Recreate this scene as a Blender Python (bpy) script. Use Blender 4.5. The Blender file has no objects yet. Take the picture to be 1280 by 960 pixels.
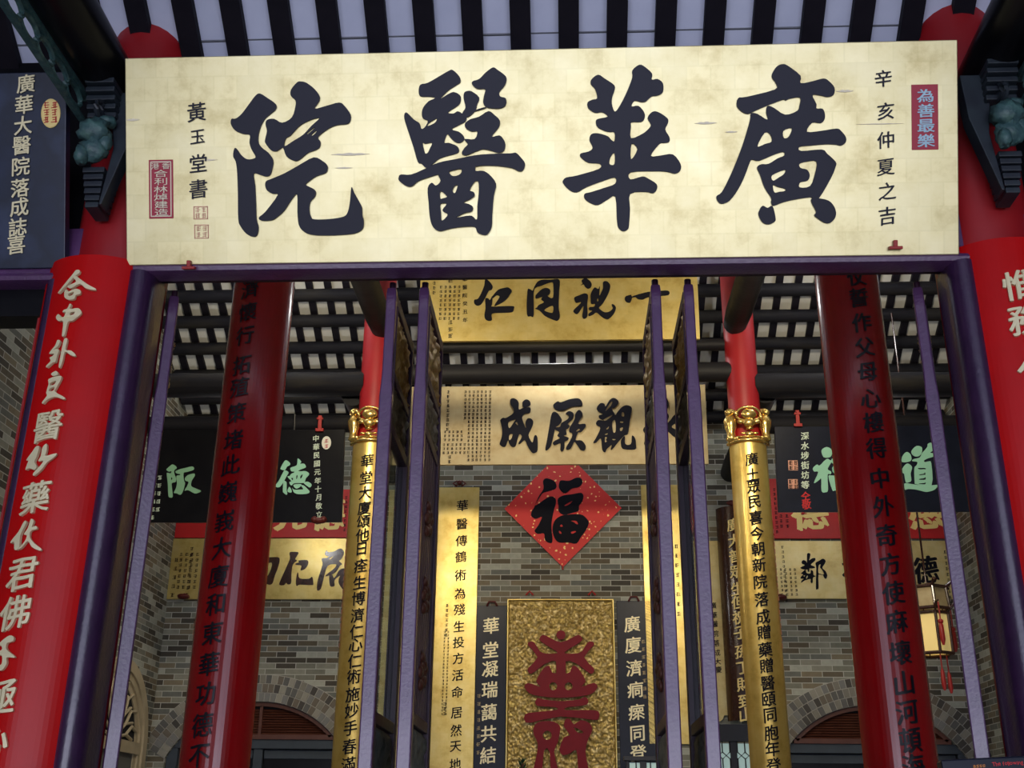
import bpy, bmesh, math, random
from mathutils import Vector, Matrix, noise
random.seed(7)
S = bpy.context.scene
COL = S.collection
PI = math.pi

# ------------------------------------------------------------------ camera
FPX = 1400.0
TH, PSI, PHI = math.radians(22), math.radians(3.0), math.radians(.68)
CAM = Vector((.1, 0, 1.6))
_f = Vector((-math.sin(PSI)*math.cos(TH), math.cos(PSI)*math.cos(TH), math.sin(TH)))
_r0 = Vector((math.cos(PSI), math.sin(PSI), 0)); _u0 = _r0.cross(_f)
_r = _r0*math.cos(PHI)+_u0*math.sin(PHI); _u = _u0*math.cos(PHI)-_r0*math.sin(PHI)
cd = bpy.data.cameras.new('camera'); cam = bpy.data.objects.new('camera', cd); COL.objects.link(cam)
cd.sensor_width = 36; cd.lens = 36*FPX/1280; cd.clip_start = .05; cd.clip_end = 200
m3 = Matrix((_r, _u, -_f)).transposed().to_4x4(); m3.translation = CAM; cam.matrix_world = m3
S.camera = cam

# ------------------------------------------------------------------ light, exposure
S.view_settings.view_transform = 'Standard'; S.view_settings.look = 'None'
S.view_settings.gamma = 1; S.view_settings.use_curve_mapping = False
S.view_settings.exposure = 0.0
W = bpy.data.worlds.new('sky'); S.world = W; W.use_nodes = True
bg = W.node_tree.nodes['Background']; bg.inputs[0].default_value = (.72, .80, 1.0, 1); bg.inputs[1].default_value = .8

def light(name, typ, loc, energy, color=(1, 1, 1), rot=(0, 0, 0), size=1, sy=None, **kw):
    d = bpy.data.lights.new(name, typ); d.energy = energy; d.color = color
    if typ == 'AREA':
        d.size = size
        if sy: d.shape = 'RECTANGLE'; d.size_y = sy
    elif typ == 'SUN': d.angle = math.radians(1.5)
    else: d.shadow_soft_size = size
    for k, v in kw.items(): setattr(d, k, v)
    o = bpy.data.objects.new(name, d); COL.objects.link(o); o.location = loc; o.rotation_euler = rot
    return o
def aim(o, target):
    o.rotation_euler = (Vector(target)-o.location).to_track_quat('-Z', 'Y').to_euler()
light('sun', 'SUN', (0, -20, 30), 3.0, (1, .97, .9), (math.radians(36), 0, math.radians(-10)))
# daylight of the open forecourt coming in under the front eave
light('daylight_forecourt', 'AREA', (0, -9, 1.7), 530, (.80, .82, 1.0), (PI/2, 0, 0), 12.0, 3.2)
light('daylight_sky', 'AREA', (0, -9, 5.3), 170, (.70, .75, 1.0), (PI/2, 0, 0), 12.0, 4.0)
# lamps of the inner hall, then unseen fill points
for x in (-2.0, 2.0):
    o = light('hall_lamp', 'SPOT', (x, 8.2, 6.3), 430, (1, .86, .62), size=.3, spot_size=math.radians(120), spot_blend=.7)
    aim(o, (x*1.15, 15, 4.6))
for x, y, z, e in ((-3.7, 12.7, 5.6, 30), (0.0, 12.5, 7.45, 70), (3.7, 12.7, 5.6, 22), (-3.4, 11.3, 8.3, 60), (3.4, 11.3, 8.3, 60)):
    light('hall_fill', 'POINT', (x, y, z), e, (.97, .96, .95), size=.15)  # added fill, tucked out of view to brighten roof tiles and back wall

# ------------------------------------------------------------------ materials
def mat(name, base, rough=.5, metal=0., var=None, vscale=6., detail=4., bump=0., bscale=40., coat=0., spec=None, stretch=None):
    m = bpy.data.materials.new(name); m.use_nodes = True
    nt = m.node_tree; p = nt.nodes['Principled BSDF']
    p.inputs['Base Color'].default_value = (*base, 1); p.inputs['Roughness'].default_value = rough
    p.inputs['Metallic'].default_value = metal; p.inputs['Coat Weight'].default_value = coat
    p.inputs['Coat Roughness'].default_value = .12
    if spec is not None: p.inputs['Specular IOR Level'].default_value = spec
    tc = nt.nodes.new('ShaderNodeTexCoord'); src = tc.outputs['Object']
    if stretch:
        mp = nt.nodes.new('ShaderNodeMapping'); mp.inputs['Scale'].default_value = stretch
        nt.links.new(src, mp.inputs['Vector']); src = mp.outputs['Vector']
    if var:
        n = nt.nodes.new('ShaderNodeTexNoise'); n.inputs['Scale'].default_value = vscale; n.inputs['Detail'].default_value = detail
        r = nt.nodes.new('ShaderNodeValToRGB')
        cols = [base]+list(var); e = r.color_ramp.elements
        e[0].position = .32; e[0].color = (*cols[0], 1); e[1].position = .68; e[1].color = (*cols[-1], 1)
        for i, c in enumerate(cols[1:-1]):
            k = e.new(.32+.36*(i+1)/(len(cols)-1)); k.color = (*c, 1)
        nt.links.new(src, n.inputs['Vector']); nt.links.new(n.outputs['Fac'], r.inputs['Fac'])
        nt.links.new(r.outputs['Color'], p.inputs['Base Color'])
    if bump:
        n = nt.nodes.new('ShaderNodeTexNoise'); n.inputs['Scale'].default_value = bscale; n.inputs['Detail'].default_value = 5
        b = nt.nodes.new('ShaderNodeBump'); b.inputs['Strength'].default_value = bump; b.inputs['Distance'].default_value = .01
        nt.links.new(src, n.inputs['Vector']); nt.links.new(n.outputs['Fac'], b.inputs['Height'])
        nt.links.new(b.outputs['Normal'], p.inputs['Normal'])
    return m

def goldleaf(name, c1, c2, c3, rough=.4, metal=.5, sq=.11, line=.08):
    m = mat(name, c1, rough, metal); nt = m.node_tree; p = nt.nodes['Principled BSDF']
    tc = nt.nodes.new('ShaderNodeTexCoord')
    n = nt.nodes.new('ShaderNodeTexNoise'); n.inputs['Scale'].default_value = 3.2; n.inputs['Detail'].default_value = 7; n.inputs['Roughness'].default_value = .65
    r = nt.nodes.new('ShaderNodeValToRGB'); e = r.color_ramp.elements
    e[0].position = .3; e[0].color = (*c2, 1); e[1].position = .7; e[1].color = (*c3, 1); k = e.new(.48); k.color = (*c1, 1)
    b = nt.nodes.new('ShaderNodeTexBrick'); b.offset = .5; b.inputs['Scale'].default_value = 1
    b.inputs['Color1'].default_value = (.93, .93, .92, 1); b.inputs['Color2'].default_value = (1, 1, 1, 1); b.inputs['Mortar'].default_value = (1-line, 1-line, 1-line*1.3, 1)
    b.inputs['Brick Width'].default_value = sq; b.inputs['Row Height'].default_value = sq; b.inputs['Mortar Size'].default_value = .006; b.inputs['Mortar Smooth'].default_value = 1
    mx = nt.nodes.new('ShaderNodeMix'); mx.data_type = 'RGBA'; mx.blend_type = 'MULTIPLY'; mx.inputs[0].default_value = 1
    L = nt.links.new
    L(tc.outputs['Object'], n.inputs['Vector']); L(tc.outputs['Object'], b.inputs['Vector'])
    L(n.outputs['Fac'], r.inputs['Fac']); L(r.outputs['Color'], mx.inputs[6]); L(b.outputs['Color'], mx.inputs[7]); L(mx.outputs[2], p.inputs['Base Color'])
    return m

def brick(name, axis='x'):
    m = mat(name, (.2, .2, .18), .85); nt = m.node_tree; p = nt.nodes['Principled BSDF']; L = nt.links.new
    tc = nt.nodes.new('ShaderNodeTexCoord'); sp = nt.nodes.new('ShaderNodeSeparateXYZ'); cb = nt.nodes.new('ShaderNodeCombineXYZ')
    L(tc.outputs['Object'], sp.inputs[0]); L(sp.outputs['X' if axis == 'x' else 'Y'], cb.inputs[0]); L(sp.outputs['Z'], cb.inputs[1])
    b = nt.nodes.new('ShaderNodeTexBrick'); b.offset = .5; b.inputs['Scale'].default_value = 1
    b.inputs['Color1'].default_value = (0, 0, 0, 1); b.inputs['Color2'].default_value = (1, 1, 1, 1); b.inputs['Mortar'].default_value = (.5, .5, .5, 1)
    b.inputs['Brick Width'].default_value = .27; b.inputs['Row Height'].default_value = .074; b.inputs['Mortar Size'].default_value = .005; b.inputs['Mortar Smooth'].default_value = .15
    L(cb.outputs[0], b.inputs['Vector'])
    r = nt.nodes.new('ShaderNodeValToRGB'); r.color_ramp.interpolation = 'CONSTANT'; e = r.color_ramp.elements
    e[0].position = 0; e[0].color = (.055, .048, .036, 1); e[1].position = .88; e[1].color = (.34, .35, .30, 1)
    for ps, c in ((.14, (.105, .088, .058)), (.3, (.17, .17, .135)), (.45, (.13, .135, .12)), (.6, (.23, .23, .185)), (.74, (.18, .15, .10))):
        k = e.new(ps); k.color = (*c, 1)
    n = nt.nodes.new('ShaderNodeTexNoise'); n.inputs['Scale'].default_value = 14; n.inputs['Detail'].default_value = 5
    L(tc.outputs['Object'], n.inputs['Vector'])
    mr = nt.nodes.new('ShaderNodeMapRange'); mr.inputs[3].default_value = .75; mr.inputs[4].default_value = 1.25; L(n.outputs['Fac'], mr.inputs[0])
    mx = nt.nodes.new('ShaderNodeMix'); mx.data_type = 'RGBA'; mx.blend_type = 'MULTIPLY'; mx.inputs[0].default_value = 1
    L(b.outputs['Color'], r.inputs['Fac']); L(r.outputs['Color'], mx.inputs[6]); L(mr.outputs[0], mx.inputs[7])
    m2 = nt.nodes.new('ShaderNodeMix'); m2.data_type = 'RGBA'; m2.inputs[7].default_value = (.42, .42, .37, 1)
    L(b.outputs['Fac'], m2.inputs[0]); L(mx.outputs[2], m2.inputs[6]); L(m2.outputs[2], p.inputs['Base Color'])
    bp = nt.nodes.new('ShaderNodeBump'); bp.inputs['Strength'].default_value = .4; bp.inputs['Distance'].default_value = .004; bp.invert = True
    L(b.outputs['Fac'], bp.inputs['Height']); L(bp.outputs['Normal'], p.inputs['Normal'])
    return m

def island(name, cols, rough=.8):
    m = mat(name, cols[0], rough); nt = m.node_tree; g = nt.nodes.new('ShaderNodeNewGeometry'); r = nt.nodes.new('ShaderNodeValToRGB')
    r.color_ramp.interpolation = 'CONSTANT'; e = r.color_ramp.elements; e[0].color = (*cols[0], 1); e[1].position = .999; e[1].color = (*cols[-1], 1)
    for i, c in enumerate(cols[1:]): k = e.new((i+1)/len(cols)); k.color = (*c, 1)
    nt.links.new(g.outputs['Random Per Island'], r.inputs['Fac']); nt.links.new(r.outputs['Color'], nt.nodes['Principled BSDF'].inputs['Base Color'])
    return m

def emit(name, c, s):
    m = bpy.data.materials.new(name); m.use_nodes = True; p = m.node_tree.nodes['Principled BSDF']
    p.inputs['Base Color'].default_value = (*c, 1); p.inputs['Emission Color'].default_value = (*c, 1); p.inputs['Emission Strength'].default_value = s
    return m

def glassmat(name, tint=(.8, .85, .82), boost=.04):
    m = bpy.data.materials.new(name); m.use_nodes = True; nt = m.node_tree; nt.nodes.remove(nt.nodes['Principled BSDF'])
    t = nt.nodes.new('ShaderNodeBsdfTransparent'); t.inputs[0].default_value = (*tint, 1)
    g = nt.nodes.new('ShaderNodeBsdfGlossy'); g.inputs['Roughness'].default_value = .03
    fr = nt.nodes.new('ShaderNodeFresnel'); fr.inputs[0].default_value = 1.12
    mx = nt.nodes.new('ShaderNodeMixShader'); L = nt.links.new
    mx.inputs[0].default_value = .12; L(t.outputs[0], mx.inputs[1]); L(g.outputs[0], mx.inputs[2]); L(mx.outputs[0], nt.nodes['Material Output'].inputs[0])
    return m

def flecked(name):
    m = mat(name, (.62, .012, .01), .55); nt = m.node_tree; L = nt.links.new; p = nt.nodes['Principled BSDF']
    tc = nt.nodes.new('ShaderNodeTexCoord')
    nz = nt.nodes.new('ShaderNodeTexNoise'); nz.inputs['Scale'].default_value = 9; L(tc.outputs['Object'], nz.inputs['Vector'])
    ad = nt.nodes.new('ShaderNodeMix'); ad.data_type = 'VECTOR'; ad.inputs[0].default_value = .07
    L(tc.outputs['Object'], ad.inputs[4]); L(nz.outputs['Color'], ad.inputs[5])
    v = nt.nodes.new('ShaderNodeTexVoronoi'); v.inputs['Scale'].default_value = 16; L(ad.outputs[1], v.inputs['Vector'])
    r = nt.nodes.new('ShaderNodeValToRGB'); e = r.color_ramp.elements; e[0].position = .17; e[0].color = (.95, .6, .22, 1); e[1].position = .22; e[1].color = (.62, .012, .01, 1)
    L(v.outputs['Distance'], r.inputs['Fac']); L(r.outputs['Color'], p.inputs['Base Color'])
    return m

M = {}
M['purplej'] = mat('dark_purple_jamb_paint', (.028, .010, .042), .3, 0, [(.04, .014, .055)], 12, bump=.2, bscale=60, coat=.5)
M['goldcol'] = goldleaf('polished_gold_leaf', (.80, .57, .16), (.60, .38, .08), (.84, .65, .24), .36, .8, .10, .05)
M['red'] = mat('red_lacquer', (.52, .004, .005), .27, 0, [(.46, .004, .005)], 4, spec=.2)
M['redcol'] = mat('red_column_paint', (.34, .006, .01), .45, 0, [(.27, .005, .01)], 3)
M['redin'] = mat('dark_red_lacquer', (.44, .003, .006), .27, 0, [(.37, .003, .005)], 4, coat=.4)
M['redpaper'] = mat('red_board', (.52, .008, .01), .5, 0, [(.45, .008, .01)], 5)
M['purple'] = mat('purple_paint', (.072, .026, .092), .3, 0, [(.095, .036, .12)], 12, bump=.25, bscale=60, coat=.7)
M['purpled'] = mat('deep_purple_paint', (.03, .008, .028), .45, 0, [(.045, .013, .04)], 14, bump=.2, bscale=50, stretch=(1, 1, .2))
M['black'] = mat('black_lacquer', (.004, .004, .006), .28, 0, [(.007, .007, .009)], 5, spec=.22)
M['darkwood'] = mat('dark_roof_timber', (.006, .006, .009), .6, 0, [(.014, .013, .014)], 7, spec=.25, bump=.3, bscale=20, stretch=(.15, 1, 1))
M['rafter'] = mat('black_rafter_paint', (.006, .005, .010), .7, 0, [(.010, .008, .014)], 9, spec=.2)
M['log'] = mat('weathered_log', (.010, .010, .014), .7, 0, [(.006, .006, .010), (.020, .018, .016)], 5, spec=.2, bump=.4, bscale=18, stretch=(.2, 1, 1))
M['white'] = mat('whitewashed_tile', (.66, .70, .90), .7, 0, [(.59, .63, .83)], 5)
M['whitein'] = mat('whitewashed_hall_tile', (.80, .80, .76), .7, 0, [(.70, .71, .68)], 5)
M['joint'] = mat('tile_joint', (.16, .17, .2), .9)
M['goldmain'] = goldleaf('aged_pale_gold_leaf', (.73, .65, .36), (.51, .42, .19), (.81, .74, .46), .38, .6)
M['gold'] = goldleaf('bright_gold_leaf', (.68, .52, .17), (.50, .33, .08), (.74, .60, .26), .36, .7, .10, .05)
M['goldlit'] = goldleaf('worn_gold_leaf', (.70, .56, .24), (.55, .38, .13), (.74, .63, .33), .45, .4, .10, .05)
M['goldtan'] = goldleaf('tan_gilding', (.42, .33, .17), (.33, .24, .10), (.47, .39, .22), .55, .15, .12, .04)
M['goldcast'] = mat('gilded_carving', (.85, .62, .22), .25, .9, [(.7, .45, .12)], 12)
M['goldrel'] = mat('gilded_relief', (.58, .44, .14), .4, .5, [(.32, .22, .06), (.72, .58, .28)], 16)
M['goldtext'] = mat('pale_gold_characters', (.80, .72, .46), .45, .2)
M['goldyel'] = mat('gold_yellow_characters', (.88, .68, .26), .5, 0)
M['ink'] = mat('blue_black_ink', (.009, .010, .026), .5, spec=.3)
M['inkmatte'] = mat('black_ink', (.004, .004, .009), .7, spec=.15)
M['inkred'] = mat('black_painted_characters', (.008, .007, .015), .3)
M['mint'] = mat('mint_green_characters', (.30, .62, .47), .5)
M['mintd'] = mat('dull_green_characters', (.22, .44, .28), .5)
M['palegreen'] = mat('pale_green_characters', (.62, .74, .62), .5)
M['navy'] = mat('navy_lacquer', (.012, .022, .06), .38, 0, [(.008, .014, .035), (.03, .045, .10)], 3)
M['blackblue'] = mat('dark_blue_board', (.006, .008, .018), .33, 0, [(.010, .013, .028)], 4, spec=.25)
M['brown'] = mat('dark_brown_lacquer', (.03, .009, .006), .25, 0, [(.045, .014, .008)], 5, coat=.3)
M['seal'] = mat('seal_red', (.42, .02, .05), .5)
M['seallite'] = mat('seal_pale', (.86, .78, .60), .5)
M['sealpink'] = mat('seal_pinkish', (.72, .36, .25), .5)
M['blueglyph'] = mat('pale_blue_characters', (.45, .66, .80), .5)
M['teal'] = mat('verdigris_carving', (.055, .13, .125), .5, 0, [(.03, .075, .085), (.09, .17, .15)], 14, bump=.6, bscale=40)
M['bracket'] = mat('dark_carved_timber', (.010, .014, .024), .5, 0, [(.02, .03, .04)], 10)
M['brick'] = brick('grey_brick', 'x'); M['brickside'] = brick('grey_brick_side', 'y')
M['vous'] = island('arch_bricks', [(.055, .05, .045), (.19, .18, .15), (.10, .10, .095), (.26, .25, .21), (.13, .11, .085), (.17, .17, .165)])
M['mortar'] = mat('pale_mortar', (.36, .35, .31), .9)
M['louver'] = mat('red_brown_wood', (.075, .02, .011), .5, 0, [(.10, .03, .016)], 10)
M['bluegrey'] = mat('blue_grey_door_paint', (.03, .042, .06), .7, 0, [(.04, .055, .075)], 5)
M['cream'] = mat('cream_plaster', (.48, .40, .26), .65, 0, [(.40, .33, .21)], 6)
M['greydoor'] = mat('grey_door_paint', (.13, .13, .12), .6)
M['dark'] = mat('black_backing', (.006, .007, .01), .8)
M['stone'] = mat('granite_paving', (.30, .30, .29), .8, 0, [(.38, .38, .37)], 4, bump=.2)
M['forecourt'] = mat('pale_forecourt_paving', (.58, .57, .54), .8, 0, [(.50, .49, .47)], 3)
M['rooftile'] = mat('grey_roof_tile', (.08, .085, .08), .8, 0, [(.12, .12, .11)], 6)
M['carved'] = mat('dusty_carved_wood', (.10, .075, .035), .55, .1, [(.16, .13, .07), (.06, .04, .02)], 18)
M['carvedgrey'] = mat('grey_green_carving', (.10, .115, .10), .5, .1, [(.16, .18, .16), (.05, .055, .05)], 14)
M['gildcarve'] = mat('gilded_panel_carving', (.55, .37, .10), .4, .5, [(.35, .2, .05), (.68, .5, .18)], 16)
M['glass'] = glassmat('door_glass')
M['lead'] = mat('black_lead_bars', (.008, .008, .01), .4)
M['teal_glass'] = emit('backlit_pale_glass', (.42, .58, .55), .35)
M['lampwarm'] = emit('lantern_paper_lit', (1.0, .76, .28), .22)
M['lampwhite'] = emit('lamp_face', (.95, .85, 1.0), 3.0)
M['redled'] = emit('red_display_text', (.6, .015, .02), .12)
M['orangeled'] = emit('orange_display_text', (.6, .22, .03), .12)
M['fleck'] = flecked('red_paper_with_gold_flecks')
M['maroon'] = mat('maroon_enamel', (.19, .003, .012), .5, 0, [(.16, .003, .012)], 4, spec=.2)
M['redpeg'] = mat('red_painted_iron', (.35, .012, .01), .45)
M['darkpeg'] = mat('dark_red_knob', (.09, .008, .006), .5)
M['leaf'] = mat('dark_green_leaf', (.012, .045, .022), .5, 0, [(.02, .07, .03)], 20)
M['label'] = mat('white_card', (.75, .74, .68), .6)

# ------------------------------------------------------------------ helpers
def ray(px, py): return (_f + _r*((px-640)/FPX) + _u*((480-py)/FPX))
def at(px, py, Y):
    d = ray(px, py); return CAM + d*((Y-CAM.y)/d.y)
class Pl:
    """a board's own frame: origin at its lower edge, u to the right, v up the board, n towards the viewer"""
    def __init__(s, o, lean=0.):
        L = math.radians(lean); s.o = Vector(o); s.u = Vector((1, 0, 0)); s.v = Vector((0, -math.sin(L), math.cos(L))); s.n = s.u.cross(s.v)
        s.mat = Matrix((s.u, s.v, s.n)).transposed().to_4x4(); s.mat.translation = s.o
    def hit(s, px, py):
        d = ray(px, py); t = (s.o-CAM).dot(s.n)/d.dot(s.n); q = CAM+d*t-s.o
        return (q.dot(s.u), q.dot(s.v))

class MB:
    def __init__(s): s.v = []; s.f = []
    def add(s, vs, fs):
        b = len(s.v); s.v += [tuple(q) for q in vs]; s.f += [tuple(i+b for i in f) for f in fs]; return s
    def box(s, c, d, rot=None):
        x, y, z = (k/2 for k in d); c = Vector(c)
        vs = [Vector(q) for q in ((-x, -y, -z), (x, -y, -z), (x, y, -z), (-x, y, -z), (-x, -y, z), (x, -y, z), (x, y, z), (-x, y, z))]
        if rot is not None: vs = [rot @ q for q in vs]
        return s.add([q+c for q in vs], [(0, 3, 2, 1), (4, 5, 6, 7), (0, 1, 5, 4), (1, 2, 6, 5), (2, 3, 7, 6), (3, 0, 4, 7)])
    def bb(s, x0, x1, y0, y1, z0, z1): return s.box(((x0+x1)/2, (y0+y1)/2, (z0+z1)/2), (abs(x1-x0), abs(y1-y0), abs(z1-z0)))
    def prism(s, poly, fn):
        """extrude a 2D polygon: fn(a, b, 0/1) -> xyz"""
        n = len(poly); vs = [fn(a, b, 0) for a, b in poly]+[fn(a, b, 1) for a, b in poly]
        fs = [tuple(range(n))[::-1], tuple(range(n, 2*n))]+[(i, (i+1) % n, n+(i+1) % n, n+i) for i in range(n)]
        return s.add(vs, fs)
    def tube(s, path, rad, n=12, closed=False):
        P = [Vector(q) for q in path]; R = rad if isinstance(rad, (list, tuple)) else [rad]*len(P); k = len(P); vs = []
        for i, p in enumerate(P):
            a = P[(i-1) % k] if closed or i > 0 else p; b = P[(i+1) % k] if closed or i < k-1 else p
            t = (b-a).normalized(); h = Vector((0, 0, 1)) if abs(t.z) < .9 else Vector((1, 0, 0))
            e1 = t.cross(h).normalized(); e2 = t.cross(e1)
            vs += [p+e1*(R[i]*math.cos(2*PI*j/n))+e2*(R[i]*math.sin(2*PI*j/n)) for j in range(n)]
        fs = []
        for i in range(k if closed else k-1):
            for j in range(n):
                fs.append((i*n+j, ((i+1) % k)*n+j, ((i+1) % k)*n+(j+1) % n, i*n+(j+1) % n))
        if not closed: fs += [tuple(range(n)), tuple(range((k-1)*n, k*n))[::-1]]
        return s.add(vs, fs)
    def lathe(s, prof, c, n=20, ax='z', sc=(1, 1, 1)):
        vs = []
        for r, h in prof:
            for j in range(n):
                a = 2*PI*j/n; q = (r*math.cos(a), r*math.sin(a), h)
                if ax == 'y': q = (q[0], q[2], q[1])
                if ax == 'x': q = (q[2], q[0], q[1])
                vs.append((c[0]+q[0]*sc[0], c[1]+q[1]*sc[1], c[2]+q[2]*sc[2]))
        k = len(prof); fs = [(i*n+j, i*n+(j+1) % n, (i+1)*n+(j+1) % n, (i+1)*n+j) for i in range(k-1) for j in range(n)]
        fs += [tuple(range(n))[::-1], tuple(range((k-1)*n, k*n))]
        return s.add(vs, fs)
    def ball(s, c, r, sc=(1, 1, 1), n=14, m=8, lump=0., seed=0):
        vs = []; c = Vector(c)
        for i in range(m+1):
            t = PI*i/m
            for j in range(n):
                a = 2*PI*j/n; q = Vector((math.sin(t)*math.cos(a), math.sin(t)*math.sin(a), math.cos(t)))
                k = 1+lump*noise.noise(q*2.3+Vector((seed, seed*2, 0))) if lump else 1
                vs.append((c.x+q.x*r*sc[0]*k, c.y+q.y*r*sc[1]*k, c.z+q.z*r*sc[2]*k))
        return s.add(vs, [(i*n+j, (i+1)*n+j, (i+1)*n+(j+1) % n, i*n+(j+1) % n) for i in range(m) for j in range(n)])
    def build(s, name, m, parent=None, smooth=False, bevel=0., loc=None):
        me = bpy.data.meshes.new(name); me.from_pydata(s.v, [], s.f); me.update()
        bm = bmesh.new(); bm.from_mesh(me); bmesh.ops.recalc_face_normals(bm, faces=bm.faces); bm.to_mesh(me); bm.free()
        me.materials.append(m); o = bpy.data.objects.new(name, me); COL.objects.link(o)
        if parent: o.parent = parent
        if loc: o.location = loc
        if smooth:
            for p in me.polygons: p.use_smooth = True
            if smooth == 'auto':
                md = o.modifiers.new('edges', 'EDGE_SPLIT'); md.split_angle = math.radians(40)
        if bevel:
            md = o.modifiers.new('soft', 'BEVEL'); md.width = bevel; md.segments = 2; md.limit_method = 'ANGLE'
        return o

def tag(o, label, cat, group=None, kind='thing'):
    o['label'] = label; o['category'] = cat; o['kind'] = kind
    if group: o['group'] = group
    return o
def thing(name, label, cat, loc=(0, 0, 0), rz=0., group=None, kind='thing', mat4=None):
    o = bpy.data.objects.new(name, None); COL.objects.link(o); o.empty_display_size = .1
    if mat4 is not None: o.matrix_world = mat4
    else: o.location = loc; o.rotation_euler = (0, 0, rz)
    return tag(o, label, cat, group, kind)
def copy_tree(o, parent=None):
    c = o.copy(); COL.objects.link(c)
    if parent: c.parent = parent
    for ch in list(o.children): copy_tree(ch, c)
    return c

# lettering ----------------------------------------------------------
_fc = bpy.data.curves.new('lettering_source', 'FONT'); _fo = bpy.data.objects.new('lettering_source', _fc); COL.objects.link(_fo)
_gc = {}
def glyph(ch, bold=.012, ext=0., fine=False):
    bold = 0.; k = (ch, bold, ext, fine)
    if k not in _gc:
        _fc.body = ch; _fc.offset = bold; _fc.extrude = ext; _fc.resolution_u = 3; _fc.size = 1
        me = _fo.to_mesh(); vs = [q.co.copy() for q in me.vertices]; fs = [tuple(p.vertices) for p in me.polygons]; _fo.to_mesh_clear()
        if vs:
            x0, x1 = min(q.x for q in vs), max(q.x for q in vs); y0, y1 = min(q.y for q in vs), max(q.y for q in vs)
            for q in vs: q.x -= (x0+x1)/2; q.y -= (y0+y1)/2
            if fine:     # short edges, so that the strokes follow a curved board
                b_ = bmesh.new(); bv = [b_.verts.new(q) for q in vs]
                for f_ in fs:
                    try: b_.faces.new([bv[i] for i in f_])
                    except ValueError: pass
                for _ in range(3):
                    bmesh.ops.triangulate(b_, faces=b_.faces)
                    lg = [e for e in b_.edges if abs(e.verts[0].co.x-e.verts[1].co.x) > .16]
                    if not lg: break
                    bmesh.ops.subdivide_edges(b_, edges=lg, cuts=1)
                bmesh.ops.triangulate(b_, faces=b_.faces); b_.verts.index_update()
                vs = [v.co.copy() for v in b_.verts]; fs = [tuple(v.index for v in f_.verts) for f_ in b_.faces]; b_.free()
        _gc[k] = (vs, fs)
    return _gc[k]
def put(mb, ch, a, b, size, fn, bold=.012, ext=0., shear=.10, sx=1., wob=.012, fine=False):
    if bold > .011:      # a broader brush: the strokes drawn again along a slanted nib
        k = (bold-.002)*.85*size; n = 5
        for i in range(n):
            t = 2*i/(n-1)-1; e = (.35 if i % 2 else -.35)
            put(mb, ch, a+k*(1.25*t+e*.4), b+k*(-.62*t+e), size, (lambda p, q, c, i=i: fn(p, q, c+.0006*(i+1))), .0, ext, shear, sx, wob, fine)
        return
    vs, fs = glyph(ch, bold, ext, fine); out = []; sd = Vector((3.7, 1.3, ord(ch[0]) % 97))
    for q in vs:
        x, y = q.x*sx, q.y+shear*q.x
        if wob:
            nv = noise.noise_vector(Vector((q.x*3, q.y*3, 0))+sd); x += nv.x*wob*2; y += nv.y*wob*2
        out.append(fn(a+x*size, b+y*size, q.z*size))
    mb.add(out, fs)
def flat(d): return lambda a, b, c: (a, b, d+c)
def wrap(R, d=0.): return lambda a, b, c: ((R+d+c)*math.sin(a/R), -(R+d+c)*math.cos(a/R), b)

def catmull(pts, k=3):
    n = len(pts); out = []
    for i in range(n):
        p0, p1, p2, p3 = (Vector(pts[(i+j-1) % n]) for j in range(4))
        for s in range(k):
            t = s/k
            out.append(.5*((2*p1)+(-p0+p2)*t+(2*p0-5*p1+4*p2-p3)*t*t+(-p0+3*p1-3*p2+p3)*t**3))
    return out
def traced(mb, groups, ox, oy, sc, pl, d=.002, ext=.002, fn=None, k=3):
    """hand-drawn brush characters: every group is an outline followed by its holes"""
    for gi, g in enumerate(groups):
        d += .0008
        cu = bpy.data.curves.new('brush', 'CURVE'); cu.dimensions = '2D'; cu.fill_mode = 'BOTH'; cu.extrude = ext
        for loop in g:
            q = [pl.hit(ox+x/sc, oy+y/sc) for x, y in catmull(loop, k)]
            sp = cu.splines.new('POLY'); sp.points.add(len(q)-1); sp.use_cyclic_u = True
            for p, (a, b) in zip(sp.points, q): p.co = (a, b, 0, 1)
        o = bpy.data.objects.new('brush', cu); COL.objects.link(o); me = o.to_mesh()
        mb.add([((fn(v.co.x, v.co.y, v.co.z) if fn else (v.co.x, v.co.y, v.co.z+d))) for v in me.vertices], [tuple(p.vertices) for p in me.polygons])
        o.to_mesh_clear(); bpy.data.objects.remove(o); bpy.data.curves.remove(cu)
def marks(mb, a0, b0, cols, rows, da, db, s, d, seed=1, skip=None):
    """rows of tiny brushed characters, too small in the photo to be read"""
    rn = random.Random(seed)
    for i in range(cols):
        for j in range(rows if not skip else skip[i]):
            a = a0+i*da; b = b0-j*db
            for k in range(3):
                w = s*rn.uniform(.55, .95); h = s*.13; y = b+s*(.34-.34*k); x = a+rn.uniform(-.06, .06)*s; t = rn.uniform(.02, .12)*w
                mb.add([(x-w/2, y-h/2-t, d), (x+w/2, y-h/2+t, d), (x+w/2, y+h/2+t, d), (x-w/2, y+h/2-t, d)], [(0, 1, 2, 3)])
            for k in range(rn.choice((1, 2))):
                x = a+rn.uniform(-.28, .28)*s; w = s*.14
                mb.add([(x-w/2, b-s*.45, d), (x+w/2, b-s*.45, d), (x+w/2, b+s*.45, d), (x-w/2, b+s*.45, d)], [(0, 1, 2, 3)])
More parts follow.
